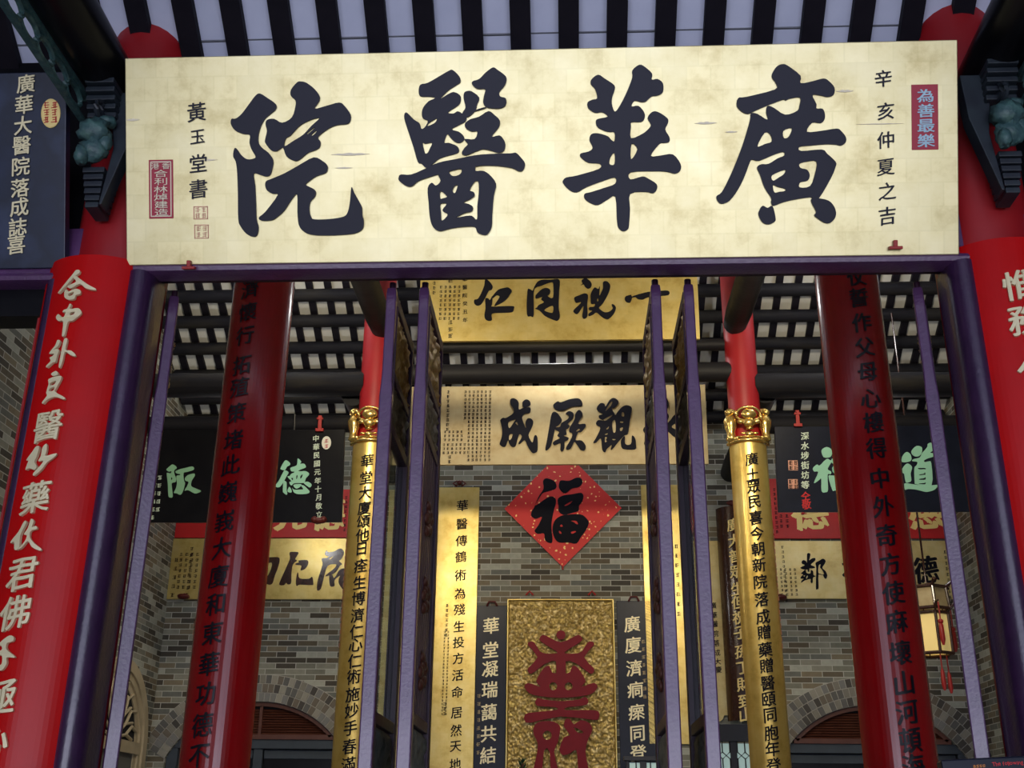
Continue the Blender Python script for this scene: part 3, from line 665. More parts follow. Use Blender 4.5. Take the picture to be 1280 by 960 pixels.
# ------------------------------------------------------------------ door leaves
ZL = 4.05
def door_leaf(x, Y, rz, label, face, glazed, th=.060):
    """leaf swung inwards; face = +1/-1 the side turned to the hall axis"""
    r = thing('door_leaf', label, 'door leaf', (x, Y, 0), rz, 'six folding door leaves'); w = .66
    z = [.05, 2.06, 3.36, 3.62, ZL]
    def stile(y0, y1):
        mb = MB(); h = th/2
        pr = [(-h, .03), (h, .03), (h, 3.50), (h*.86, 3.56), (h*.80, 3.62), (h*.80, ZL-.03), (h*.7, ZL), (-h*.7, ZL), (-h*.80, ZL-.03), (-h*.80, 3.62), (-h*.86, 3.56), (-h, 3.50)]
        return mb.prism(pr, lambda a, b, t: (a, y0 if t == 0 else y1, b))
    stile(0, .042).build('front_stile', M['purple'], r, bevel=.006); stile(w-.055, w).build('rear_stile', M['purpled'], r, bevel=.006)
    for zz, hh in ((.09, .12), (2.06, .05), (3.36, .05), (3.62, .045), (ZL-.05, .06)): MB().bb(-th*.42, th*.42, .04, w-.05, zz-hh/2, zz+hh/2).build('rail', M['purpled'], r, bevel=.004)
    MB().lathe([(.016, 0), (.016, .045)], (0, .03, ZL-.01), 10).build('top_pivot', M['purpled'], r)
    for sx in (-1, 1):
        for y in (.048, w-.068): MB().bb(sx*th*.36, sx*th*.47, y, y+.012, .15, ZL-.08).build('bead_moulding', M['purpled'], r)
    def panel(z0, z1, m, nm, amp, nx, nz, freq, seed):
        mb = MB()
        for sx in (-1, 1): relief(mb, .055, w-.055, z0, z1, nx, nz, amp, lambda a, b, h, sx=sx: (sx*(.006+h), a, b), seed+x*3, freq)
        return mb.build(nm, m, r, smooth=True)
    panel(3.645, ZL-.08, M['gildcarve'], 'gilded_top_panel', .020, 30, 18, 22, 1)
    panel(3.39, 3.60, M['carved'], 'carved_frieze_panel', .018, 30, 12, 24, 5)
    if glazed:
        MB().bb(-.004, .004, .055, w-.055, 2.09, 3.335).build('glass_pane', M['glass'], r)
    else:
        sl_ = MB().bb(-.008, .008, .055, w-.055, 2.09, 3.335)
        for i in range(11):
            y = .08+i*(w-.16)/10
            for sx in (-1, 1): sl_.bb(sx*.008, sx*.018, y-.012, y+.012, 2.09, 3.335)
        sp = sl_.build('slatted_panel', M['purpled'], r)
        for zz in (2.28, 2.62, 2.98):
            fl = MB()
            for sx in (-1, 1):
                for k in range(9): fl.ball((sx*.022, w/2+.11*math.cos(k*2.4)*(k/9)**.5, zz+.08*math.sin(k*2.4)*(k/9)**.5), .03, (.5, 1.2, .9), 10, 6, .4, k)
            fl.build('carved_flower', M['louver'], sp, smooth=True)
    panel(.2, 2.03, M['carvedgrey'], 'carved_lower_panel', .02, 22, 60, 14, 9)
    return r
YD = 4.80
door_leaf(-.738, YD, 0, 'open door leaf with glass pane, outer one of the left pair', 1, True)
door_leaf(-.580, YD, 0, 'open door leaf with dark slatted panel and carved flowers beside the gold couplet', 1, False)
door_leaf(.528, YD, 0, 'open door leaf with slatted panel, inner one of the right pair', -1, False)
door_leaf(.684, YD, 0, 'open door leaf with glass pane, outer one of the right pair', -1, True)
door_leaf(-1.822, YD+.06, math.radians(21), 'folded back purple door leaf edge beside the left door jamb', 1, True)
door_leaf(1.772, YD+.06, math.radians(-19), 'folded back purple door leaf edge beside the right door jamb', -1, True)

# ------------------------------------------------------------------ boards
def board(name, label, cat, pl, a0, a1, b0, b1, m, th=.04, group=None, bevel=.004, edge=None):
    r = thing(name, label, cat, group=group, mat4=pl.mat)
    MB().bb(a0, a1, b0, b1, -th, 0).build('board', m, r, bevel=bevel)
    return r
def texts(root, pl, items, m, name='inscription', bold=.014, ext=0., d=.002, shear=.12, sx=1., wob=.012):
    mb = MB()
    for ch, px, py, s in items:
        a, b = pl.hit(px, py); a2, b2 = pl.hit(px+s, py); put(mb, ch, a, b, a2-a, flat(d+ext*(a2-a)), bold, ext, shear, sx, wob)
    return mb.build(name, m, root)
def colpx(chars, x0, y0, x1, y1, s):
    n = len(chars); return [(c, x0+(x1-x0)*i/max(1, n-1), y0+(y1-y0)*i/max(1, n-1), s) for i, c in enumerate(chars)]

# --- big gold sign
pl = Pl(at(680, 325, 4.58), 22)
A0 = pl.hit(158, 330)[0]; A1 = pl.hit(1199, 312)[0]; B1 = pl.hit(680, 61)[1]
r = board('sign_board', 'huge pale gold sign with four large black characters above the doorway', 'sign', pl, A0, A1, 0, B1, M['goldmain'], .05)
YUAN = [[[(210,126),(250,150),(298,185),(298,215),(270,240),(232,275),(205,335),(198,395),(215,430),(255,462),(283,505),(278,555),(265,590),(240,598),(205,588),(172,583),(180,650),(185,750),(188,840),(200,890),(190,935),(165,942),(130,925),(98,885),(84,840),(82,700),(78,580),(70,515),(55,485),(60,445),(72,437),(100,475),(135,500),(170,497),(183,485),(160,445),(148,405),(150,362),(110,355),(65,335),(42,300),(46,270),(70,268),(105,240),(150,180),(185,135)]],
[[(445,57),(475,65),(520,100),(548,140),(545,170),(520,212),(590,195),(660,177),(690,195),(725,245),(722,285),(700,300),(650,305),(600,325),(540,372),(553,400),(548,432),(520,450),(480,465),(430,505),(400,508),(360,485),(340,435),(325,440),(300,455),(270,448),(240,410),(237,390),(248,340),(240,300),(250,275),(290,270),(335,292),(390,262),(410,200),(410,165),(385,140),(385,105),(420,62)],
 [(348,426),(400,395),(455,360),(500,312),(548,266),(500,275),(440,305),(400,345),(378,368),(355,382)], [(476,352),(516,320),(520,324),(482,356)], [(502,360),(526,338),(531,343),(510,365)]],
[[(515,490),(565,510),(592,535),(592,565),(575,582),(530,597),(480,632),(472,648),(515,670),(527,690),(520,715),(495,745),(490,790),(500,830),(520,843),(600,842),(685,828),(710,800),(722,740),(730,660),(745,690),(770,735),(790,775),(792,820),(800,850),(795,895),(760,920),(700,930),(600,935),(510,932),(460,915),(430,875),(422,800),(420,700),(385,735),(345,795),(295,838),(265,850),(215,850),(203,832),(240,800),(310,705),(280,697),(250,680),(238,650),(245,625),(275,612),(350,580),(430,535)]]]
YI1 = [[[(375,35),(412,70),(418,100),(395,118),(350,148),(308,192),(345,170),(380,155),(415,172),(420,200),(405,228),(350,265),(380,272),(402,260),(428,272),(450,290),(445,315),(410,335),(370,358),(410,372),(435,395),(438,415),(415,432),(385,425),(360,400),(345,385),(330,430),(355,432),(400,450),(410,475),(395,490),(340,505),(300,520),(270,545),(235,570),(205,545),(185,535),(160,450),(130,360),(112,300),(115,270),(130,270),(165,305),(195,325),(205,355),(225,345),(240,312),(215,300),(207,275),(215,240),(245,205),(280,188),(250,180),(200,178),(190,150),(200,115),(240,105),(310,65),(350,42)],
 [(240,340),(245,325),(285,300),(290,305),(275,325)], [(212,432),(225,437),(263,432),(250,465),(240,485),(225,488)]],
[[(455,150),(480,152),(520,185),(508,225),(500,255),(470,285),(445,292),(428,270),(445,240),(435,190),(438,160)]], [[(495,255),(548,238),(555,243),(500,260)]],
[[(595,22),(620,35),(665,70),(667,100),(655,125),(630,155),(635,180),(665,190),(665,225),(640,243),(600,245),(560,238),(542,215),(545,180),(552,140),(510,138),(482,115),(485,97),(520,85),(555,50)]],
[[(570,260),(605,282),(632,310),(628,345),(600,380),(590,400),(630,392),(650,410),(663,440),(655,475),(625,487),(585,475),(540,467),(500,480),(450,500),(425,490),(440,460),(458,440),(440,412),(495,412),(510,370),(480,370),(450,355),(442,330),(470,305),(520,290)]],
[[(720,487),(745,510),(770,545),(760,580),(735,587),(700,570),(620,558),(540,556),(495,562),(420,572),(350,590),(260,615),(190,640),(155,668),(125,668),(85,640),(82,620),(95,605),(150,605),(230,572),(300,540),(400,520),(500,500),(600,492),(690,490)]],
[[(495,555),(500,585),(540,585),(575,605),(612,655),(600,720),(592,820),(588,890),(565,930),(540,933),(510,920),(495,890),(430,890),(375,897),(340,905),(305,913),(270,893),(252,840),(245,760),(240,680),(262,650),(285,665),(310,640),(298,600),(350,570),(430,555)],
 [(358,588),(420,574),(418,602),(378,614)], [(310,695),(345,725),(322,735),(308,735)], [(385,670),(403,662),(390,705),(375,695)],
 [(495,645),(515,645),(518,700),(510,780),(508,850),(480,830),(440,832),(395,840),(440,815),(480,805),(485,780),(460,765),(435,757),(470,740),(495,720),(490,700),(468,690)], [(310,765),(343,765),(320,800),(347,820),(340,838),(316,855),(312,810)]]]
HUA = [[[(240,100),(275,120),(325,155),(325,185),(315,215),(312,250),(325,290),(345,275),(385,200),(418,115),(418,78),(455,48),(485,60),(522,95),(520,125),(550,122),(578,145),(578,190),(550,208),(520,212),(490,238),(465,242),(430,235),(415,265),(450,262),(480,295),(483,325),(465,345),(415,347),(412,370),(412,430),(470,408),(500,385),(515,360),(498,325),(520,295),(550,293),(600,325),(605,350),(590,385),(612,425),(610,450),(580,455),(560,460),(515,522),(570,520),(630,515),(670,565),(668,600),(640,615),(600,605),(530,602),(410,608),(408,645),(470,630),(500,640),(545,670),(545,700),(525,717),(490,710),(408,720),(407,800),(402,880),(395,905),(370,915),(345,895),(338,850),(330,735),(290,750),(240,778),(200,768),(170,745),(170,720),(200,712),(270,690),(328,668),(327,635),(260,655),(180,685),(130,712),(90,700),(58,665),(58,650),(75,635),(130,625),(245,590),(248,563),(190,558),(150,530),(150,510),(190,500),(212,480),(195,440),(205,410),(240,405),(290,420),(310,440),(325,445),(325,400),(290,397),(240,375),(228,345),(240,330),(290,318),(262,295),(225,298),(190,275),(185,245),(210,230),(235,222),(225,175),(203,150),(205,125)],
 [(305,530),(325,508),(325,565),(300,565)], [(415,460),(445,487),(412,540)]]]
GUANG = [[[(425,47),(455,55),(525,110),(525,150),(590,140),(650,125),(680,140),(710,175),(705,215),(670,225),(640,218),(590,215),(612,265),(612,288),(645,290),(658,320),(655,350),(635,368),(590,365),(560,415),(640,410),(720,398),(745,410),(772,445),(770,475),(745,490),(720,485),(660,483),(580,490),(520,497),(528,520),(640,512),(670,535),(717,580),(715,610),(690,670),(625,778),(590,778),(575,772),(490,785),(430,800),(378,818),(365,800),(365,775),(330,720),(305,650),(288,610),(310,592),(350,590),(400,560),(435,545),(432,525),(380,540),(300,573),(265,567),(250,580),(220,660),(185,730),(140,790),(95,808),(72,790),(68,765),(95,745),(130,680),(170,590),(215,470),(250,350),(255,315),(290,318),(345,350),(338,310),(345,275),(380,285),(440,322),(505,302),(520,270),(522,228),(465,235),(445,245),(430,240),(350,270),(280,300),(240,318),(205,305),(178,275),(185,232),(230,225),(385,185),(390,150),(370,120),(372,95),(395,60)],
 [(290,495),(330,420),(360,430),(368,468),(330,482)], [(432,410),(478,395),(462,440),(435,450)], [(370,652),(440,622),(435,645),(405,665),(375,682)], [(375,705),(400,715),(440,725),(440,738),(410,742),(382,745)], [(520,590),(560,577),(612,577),(605,640),(578,710),(520,718),(525,690),(565,680),(575,650),(560,622),(525,612)]],
[[(318,818),(345,830),(372,820),(388,880),(385,905),(350,920),(318,908),(297,870),(300,845)]], [[(590,778),(650,782),(690,800),(715,840),(715,880),(690,910),(660,912),(630,895),(600,870),(610,850),(585,800)]]]
for nm, g, ox, oy, sc in (('large_character', YUAN, 280, 90, 4.571), ('large_character', YI1, 480, 80, 4.3636), ('large_character', HUA, 690, 70, 4.173), ('large_character', GUANG, 880, 70, 4.365)):
    mb = MB(); traced(mb, g, ox, oy, sc, pl, .004, .004); mb.build(nm, M['ink'], r)
texts(r, pl, [('黃', 246, 140, 25), ('玉', 247, 171, 20), ('堂', 248, 204, 24), ('書', 248, 236, 25)], M['ink'], 'signature', .012)
texts(r, pl, [('辛', 1104, 98, 23), ('亥', 1107, 139, 23), ('仲', 1107, 175, 23), ('夏', 1107, 209, 23), ('之', 1109, 239, 24), ('吉', 1109, 270, 24)], M['ink'], 'date_inscription', .012)
def seal(root, pl, px0, py0, px1, py1, m, d=.003, name='red_seal', rim=None):
    (a0, b1), (a1, b0) = pl.hit(px0, py0), pl.hit(px1, py1); o = MB().bb(a0, a1, b0, b1, -.002, d).build(name, m, root, bevel=.0015)
    if rim:
        w = (a1-a0)*.07; q = MB(); q.bb(a0+w, a0+1.6*w, b0+w, b1-w, d-.001, d+.001); q.bb(a1-1.6*w, a1-w, b0+w, b1-w, d-.001, d+.001); q.bb(a0+w, a1-w, b0+w, b0+1.6*w, d-.001, d+.001); q.bb(a0+w, a1-w, b1-1.6*w, b1-w, d-.001, d+.001); q.build('seal_border', rim, o)
    return o
s1 = seal(r, pl, 186, 200, 217, 273, M['seal'], rim=M['seallite'])
texts(s1, pl, [('合', 201.5, 217, 9.5), ('利', 201.5, 227, 9.5), ('林', 201.5, 237, 9.5), ('焯', 201.5, 246.5, 9.5), ('建', 202, 256, 9.5), ('造', 202.5, 265.5, 9.5)], M['seallite'], 'seal_characters', .018, 0, .0045, .03, 1.9)
texts(s1, pl, [('港', 194.5, 208, 8.5), ('香', 208, 207.5, 8.5)], M['seallite'], 'seal_characters', .018, 0, .0045, .03, 1.25)
s2 = seal(r, pl, 1139, 106, 1173, 187, M['seal'])
texts(s2, pl, [('為', 1156, 120, 18), ('善', 1157, 138.5, 18), ('最', 1157, 157.5, 18), ('樂', 1157, 176, 18)], M['blueglyph'], 'seal_characters', .022, 0, .0045, .04, 1.25)
for (x0, y0, x1, y1), cs in (((242, 258, 260, 274), '黃玉堂印'), ((243, 281, 261, 298), '書法')):
    a0, b1 = pl.hit(x0, y0); a1, b0 = pl.hit(x1, y1); q = MB(); w = .004
    q.bb(a0, a0+w, b0, b1, -.001, .003); q.bb(a1-w, a1, b0, b1, -.001, .003); q.bb(a0, a1, b0, b0+w, -.001, .003); q.bb(a0, a1, b1-w, b1, -.001, .003)
    marks(q, a0+(a1-a0)*.28, b1-(b1-b0)*.28, 2, 2, (a1-a0)*.44, (b1-b0)*.44, (a1-a0)*.36, .002, 5+x0)
    q.build('small_seal', M['sealpink'], r)
for px, py in ((237.5, 334), (1118, 309)):
    a, b = pl.hit(px, py); q = MB().bb(a-.009, a+.009, b-.01, b+.03, 0, .025); q.bb(a-.03, a+.03, b-.012, b+.002, 0, .03); q.build('red_peg', M['redpeg'], r, bevel=.003)
fl = MB()
for px, py, w, h in ((438, 193, 24, 3), (430, 210, 11, 2), (882, 154, 14, 3), (914, 165, 8, 2), (1056, 114, 11, 3), (166, 150, 9, 3), (262, 200, 10, 2), (1100, 155, 30, 1.2)):
    a, b = pl.hit(px, py); s = pl.hit(px+1, py)[0]-a; n = 10
    top = [(a+(i/n-.5)*2*w*s, b+h*s*.5*math.sin(PI*i/n)*(1+.5*math.sin(i*2.1+px))) for i in range(n+1)]; bot = [(x, b-h*s*.5*math.sin(PI*i/n)) for i, (x, _) in enumerate(top)]
    fl.prism(top+bot[1:-1][::-1], lambda p, q, t: (p, q, .0005 if t == 0 else .003))
fl.build('flaked_patches', M['seallite'], r)

# --- navy plaque over the left bay, and its dark counterpart on the right
pl = Pl(at(81, 335, 4.60), 20)
r = board('plaque', 'navy plaque with a column of pale characters and an oval seal', 'plaque', pl, -2.6, pl.hit(81, 320)[0], 0, pl.hit(60, 90)[1], M['navy'], .05)
pys = [105, 131, 157, 182, 208, 235, 259, 284, 306]; xs = [33, 31, 29.5, 28, 27, 26, 25, 23, 21]
texts(r, pl, [(c, x, y, 24) for c, x, y in zip('廣華大醫院落成誌喜', xs, pys)], M['goldtext'], 'inscription', .02, .02)
a, b = pl.hit(64, 142); s = pl.hit(65, 142)[0]-a
MB().lathe([(12*s, 0), (12*s, .006), (11*s, .008)], (a, b, 0), 28, 'z', (1, 1.5, 1)).build('oval_seal', M['goldyel'], r)
q = MB(); marks(q, a-5*s, b+10*s, 2, 3, 10*s, 9*s, 8.5*s, .009, 3); q.build('seal_marks', M['redpaper'], r)
pl = Pl(at(1265, 300, 4.60), 20)
r = board('plaque', 'dark plaque at the right picture edge over the right bay', 'plaque', pl, 2.34-pl.o.x, 4.9-pl.o.x, 0, 1.0, M['blackblue'], .05)

# --- upper gold board
pl = Pl(at(698, 425, 11.62), 4)
a1 = pl.hit(875, 420)[0]; a0 = pl.hit(523, 426)[0]
r = board('sign_board', 'bright gold board with four black characters just under the lintel', 'sign', pl, a0, a1, 0, pl.hit(700, 338)[1], M['gold'], .05)
REN = [[[(260,100),(300,108),(352,175),(340,220),(305,235),(262,320),(210,400),(160,415),(125,385),(130,345),(170,335),(210,270),(250,170)]],
[[(262,335),(300,330),(320,350),(350,300),(345,400),(340,430),(480,425),(610,425),(612,460),(590,497),(470,505),(345,515),(345,590),(300,602),(262,580),(252,530),(265,450)]],
[[(350,305),(420,225),(500,200),(550,197),(588,235),(570,270),(530,330),(470,380),(385,420),(380,405),(430,330),(435,300),(400,290),(360,320)]]]
TONG = [[[(780,240),(810,215),(845,235),(860,200),(900,130),(960,100),(1060,100),(1150,90),(1180,120),(1170,250),(1165,430),(1180,550),(1150,600),(1100,590),(1000,545),(930,475),(880,455),(900,440),(920,410),(985,375),(950,340),(965,310),(890,330),(880,300),(900,270),(960,215),(1020,200),(1060,225),(1055,270),(1030,300),(1095,320),(1098,150),(1060,130),(940,175),(890,190),(858,250),(858,530),(820,545),(775,520)], [(985,470),(1090,415),(1095,495),(1060,505)]]]
SHI = [[[(265,110),(310,80),(360,105),(390,150),(380,190),(345,208),(310,185),(290,155),(255,165),(280,145)]],
[[(180,315),(245,288),(300,268),(345,290),(335,400),(340,510),(330,560),(295,578),(275,550),(285,470),(285,420),(240,490),(205,520),(168,495),(175,465),(265,375),(200,380),(180,350)]],
[[(380,270),(425,195),(470,215),(490,180),(485,290),(500,270),(530,200),(530,130),(575,118),(615,160),(615,210),(580,300),(520,400),(480,440),(500,470),(550,500),(610,490),(650,450),(635,405),(660,405),(688,445),(660,520),(600,580),(560,580),(510,550),(450,500),(410,525),(360,545),(350,520),(400,480),(360,470),(360,440),(420,430),(430,395),(385,395),(378,330)], [(455,345),(468,325),(472,360),(460,365)]]]
YIH = [[[(800,310),(870,285),(880,300),(885,330),(860,380),(810,365)]], [[(880,315),(928,290),(1080,250),(1200,240),(1330,235),(1335,285),(1200,300),(1080,315),(1020,340),(960,335),(928,312)]]]
for g, ox in ((REN, 580), (TONG, 580), (SHI, 700), (YIH, 700)):
    mb = MB(); traced(mb, g, ox, 340, 9.846, pl, .006, .006); mb.build('large_character', M['inkmatte'], r)
texts(r, pl, colpx('華醫院癸丑年', 581, 349, 581.5, 400, 6.5), M['inkmatte'], 'date_inscription', .016)
q = MB(); a, b = pl.hit(551.5, 359); a2, b2 = pl.hit(557, 364.3); marks(q, a, b, 5, 8, a2-a, b-b2+.002, (a2-a)*.72, .004, 11)
for i, y in enumerate((351, 403, 412, 420)): marks(q, *pl.hit(563, y), 1, 1, 0, 0, .055, .004, 20+i)
a, b = pl.hit(543, 354); marks(q, a, b, 1, 3, 0, .06, .045, .004, 31); q.build('fine_inscription', M['inkmatte'], r)

# --- wide lower gold board on the back wall
pl = Pl(at(700, 580.5, 13.3), 4)
a0 = pl.hit(490, 582)[0]; a1 = pl.hit(886, 579)[0]
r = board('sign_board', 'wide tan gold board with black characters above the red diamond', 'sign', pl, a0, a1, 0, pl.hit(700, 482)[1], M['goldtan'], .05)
q = MB()
for a in (a0*.72, a1*.72): q.tube([(a, 0.9, -.03), (a, 1.95, -.03)], .012, 8)
q.build('hanging_rods', M['lead'], r)
CHENG = [[[(465,185),(510,155),(555,175),(570,215),(550,240),(480,260),(462,225)]],
[[(300,155),(345,140),(390,165),(412,205),(412,290),(480,265),(565,265),(560,330),(500,340),(455,390),(480,480),(505,535),(500,460),(530,410),(580,415),(605,460),(580,540),(540,630),(580,720),(600,720),(620,640),(650,640),(662,700),(662,830),(630,865),(590,865),(540,800),(490,700),(430,745),(405,740),(440,680),(450,640),(420,620),(390,700),(370,770),(330,790),(290,760),(265,700),(240,770),(205,788),(160,760),(160,725),(185,650),(190,560),(170,470),(165,430),(200,400),(245,400),(340,335),(335,270),(300,220)],
 [(275,455),(370,420),(345,460),(285,540)], [(365,470),(385,455),(400,500)], [(285,625),(330,620),(305,690),(280,690)]]]
JUE = [[[(870,230),(930,180),(970,195),(1080,155),(1200,140),(1250,180),(1260,230),(1230,245),(1120,250),(1010,300),(960,305),(900,285)]],
[[(850,345),(900,320),(960,380),(985,440),(940,500),(900,530),(870,660),(830,790),(765,830),(790,680),(820,500)]],
[[(1040,345),(1080,310),(1140,340),(1130,410),(1060,480),(1090,500),(1070,540),(1040,560),(1050,620),(1010,640),(1075,665),(1060,700),(1020,720),(1020,800),(990,850),(965,820),(965,740),(890,765),(865,735),(900,700),(960,670),(925,640),(950,590),(900,560),(900,530),(960,520),(980,470),(1060,420),(1080,370)]],
[[(1165,350),(1210,295),(1255,330),(1255,380),(1200,480),(1290,480),(1300,520),(1240,590),(1200,600),(1170,680),(1180,700),(1250,705),(1300,770),(1290,830),(1240,830),(1200,780),(1150,720),(1110,800),(1060,825),(1040,800),(1080,730),(1120,650),(1120,600),(1085,590),(1090,530),(1150,430)], [(1175,580),(1210,545),(1225,560),(1200,578)]]]
GUAN = [[[(225,205),(260,165),(302,170),(315,200),(355,135),(400,108),(448,135),(448,175),(410,212),(380,218),(405,265),(420,290),(440,260),(490,205),(540,185),(590,205),(590,260),(570,380),(555,490),(520,505),(480,545),(440,590),(400,640),(370,660),(380,610),(330,650),(310,685),(280,660),(265,540),(215,585),(185,582),(210,540),(260,430),(220,400),(215,370),(240,345),(300,350),(250,325),(245,295),(290,280),(255,260),(225,235)],
 [(316,235),(375,147),(388,157),(368,195),(326,243)], [(290,340),(380,290),(385,300),(340,335),(310,352)], [(385,375),(412,340),(425,400),(420,470),(395,470)], [(490,260),(510,265),(512,305),(487,300)], [(470,360),(502,358),(500,375),(475,372)], [(470,430),(500,422),(490,455),(472,460)], [(330,430),(352,410),(345,435),(325,445)], [(310,490),(340,485),(330,500),(310,505)], [(310,525),(330,530),(320,555),(330,570),(308,580)], [(385,545),(425,548),(400,560)]],
[[(480,560),(520,515),(525,600),(585,600),(595,520),(605,510),(630,540),(640,600),(630,655),(520,655),(485,630)]]]
YONG = [[[(880,120),(955,105),(988,165),(975,220),(930,235),(890,190)]], [[(890,265),(965,265),(990,310),(970,380),(965,600),(920,680),(880,640),(900,600),(905,400)]],
[[(715,450),(745,410),(850,400),(840,460),(760,560),(735,605),(728,580),(770,490),(740,490)]], [[(968,390),(1010,340),(1050,290),(1110,295),(1100,345),(1020,410),(1050,440),(1110,455),(1160,480),(1150,520),(1080,530),(1030,510),(965,440)]]]
for g, ox, sc in ((CHENG, 610, 10.667), (JUE, 610, 10.667), (GUAN, 720, 8.533), (YONG, 720, 8.533)):
    mb = MB(); traced(mb, g, ox, 485, sc, pl, .006, .006); mb.build('large_character', M['inkmatte'], r)
q = MB(); a, b = pl.hit(582, 490); a2, b2 = pl.hit(587, 494.6); marks(q, a, b, 7, 19, a2-a, b-b2, (a2-a)*.72, .004, 41, [8, 19, 19, 19, 19, 19, 19])
a, b = pl.hit(560.5, 490); marks(q, a, b, 1, 9, 0, .062, .045, .004, 43)
a, b = pl.hit(556.5, 540); marks(q, a, b, 5, 3, .052, .052, .036, .004, 44); a, b = pl.hit(555, 556); marks(q, a, b, 6, 3, .052, .052, .036, .004, 45)
a, b = pl.hit(562, 571.5); marks(q, a, b, 1, 2, 0, .06, .045, .004, 46); q.build('fine_inscription', M['inkmatte'], r)

# --- red diamond with the good fortune character
pl = Pl(at(703, 710, 14.96), 1)
r = thing('paper_diamond', 'red gold-flecked paper diamond with a black character on the brick wall', 'wall decoration', mat4=pl.mat)
dm = [pl.hit(703.5, 709), pl.hit(777, 635), pl.hit(703.5, 562), pl.hit(630.5, 636)]
MB().prism(dm, lambda a, b, t: (a, b, -.018 if t == 0 else 0)).build('paper', M['fleck'], r)
FU = [[[(310,135),(345,105),(420,130),(445,175),(430,212),(345,238),(300,260),(245,345),(240,375),(350,300),(400,285),(435,310),(440,350),(420,420),(400,520),(395,600),(405,735),(370,750),(330,720),(320,655),(260,660),(225,630),(260,580),(300,490),(240,510),(195,485),(195,440),(225,390),(260,300),(315,210)]],
[[(470,160),(490,125),(570,130),(640,100),(690,105),(705,150),(670,190),(600,205),(540,250),(500,240),(470,200)]],
[[(460,310),(520,275),(600,265),(690,250),(715,285),(700,340),(670,380),(665,430),(600,450),(520,470),(470,440),(465,380)], [(525,375),(570,345),(605,330),(580,360),(540,380)]],
[[(420,540),(470,490),(540,470),(680,465),(740,500),(768,550),(740,620),(690,690),(645,755),(560,745),(470,745),(425,700),(405,620)], [(480,580),(495,565),(508,585),(490,590)], [(470,630),(490,640),(495,660),(475,655)], [(590,640),(630,630),(640,640),(600,660)], [(590,530),(640,530),(660,560),(650,565),(620,545)]]]
mb = MB(); traced(mb, FU, 640, 585, 8, pl, .006, .005); mb.build('large_character', M['inkmatte'], r)
a, b = pl.hit(703.5, 709); MB().tube([(a, b+.01, .005), (a, b-.035, .005)], .012, 8).build('tassel_knot', M['redpeg'], r)

# --- centre relief board with the longevity character
pl = Pl(at(702, 1000, 14.95), 0)
a0 = pl.hit(633, 850)[0]; a1 = pl.hit(769.5, 850)[0]; bt = pl.hit(700, 749)[1]
r = thing('relief_panel', 'gilded relief panel with a maroon seal-script character in the middle of the back wall', 'relief panel', mat4=pl.mat)
MB().bb(a0+.03, a1-.03, -.6, bt-.03, -.05, -.012).build('backing', M['goldrel'], r)
q = MB(); relief(q, a0+.02, a1-.02, -.6, bt-.02, 130, 250, .03, lambda a, b, h: (a, b, -.012+h), 3, 30); q.build('carved_relief', M['goldrel'], r, smooth=True)
q = MB(); q.bb(a0, a0+.02, -.6, bt, -.05, .03); q.bb(a1-.02, a1, -.6, bt, -.05, .03); q.bb(a0, a1, bt-.02, bt, -.05, .03); q.build('frame', M['gold'], r, bevel=.006)
mir = lambda L: [(636-x, y) for x, y in L][::-1]
arm = [(318,262),(375,240),(415,220),(437,240),(425,262),(345,312),(345,325),(400,325),(435,312),(465,265),(490,258),(502,278),(448,345),(500,405),(500,428),(480,437),(425,395),(390,375),(345,370),(345,470),(318,475)]
bowl = [(318,430),(300,435),(268,430),(255,395),(230,400),(205,430),(180,480),(205,510),(160,495),(130,490),(115,510),(140,545),(200,562),(318,572)]
loops = [[arm+mir(arm)[1:-1]], [bowl+mir(bowl)[1:-1], [(275+22*math.cos(t), 507+22*math.sin(t)) for t in [k*PI/6 for k in range(12)]], [(361+22*math.cos(t), 507+22*math.sin(t)) for t in [k*PI/6 for k in range(12)]]],
 [[(318+26*math.cos(t), 222+26*math.sin(t)) for t in [k*PI/8 for k in range(16)]]],
 [[(175,595),(190,572),(220,580),(318,590),(420,580),(450,565),(470,585),(460,610),(400,620),(350,625),(345,640),(500,640),(530,655),(528,685),(500,695),(318,675),(150,710),(118,700),(115,675),(140,655),(290,640),(290,625),(230,620),(185,615)]],
 [[(165,740),(190,708),(250,700),(300,715),(315,745),(300,820),(280,870),(300,960),(320,1060),(270,1060),(255,870),(225,865),(215,960),(200,1060),(145,1060),(175,930),(190,830),(168,780)], [(242+25*math.cos(t), 780+25*math.sin(t)) for t in [k*PI/6 for k in range(12)]]],
 [[(345,690),(370,690),(390,720),(430,695),(480,715),(492,755),(470,800),(455,870),(470,960),(490,1060),(425,1060),(410,900),(400,860),(370,880),(330,890),(310,860),(335,790),(370,780),(335,730)], [(390,735),(435,755),(440,768),(410,765)]]]
mb = MB(); traced(mb, loops, 630, 745, 4.467, pl, .05, .012, k=2); mb.build('large_character', M['maroon'], r, smooth='auto')
for px in (662, 740):
    a, b = pl.hit(px, 744); MB().tube([(a-.05, b+.0, .01), (a, b+.05, .02), (a+.05, b, .01)], .012, 8).build('red_hook', M['redpeg'], r)

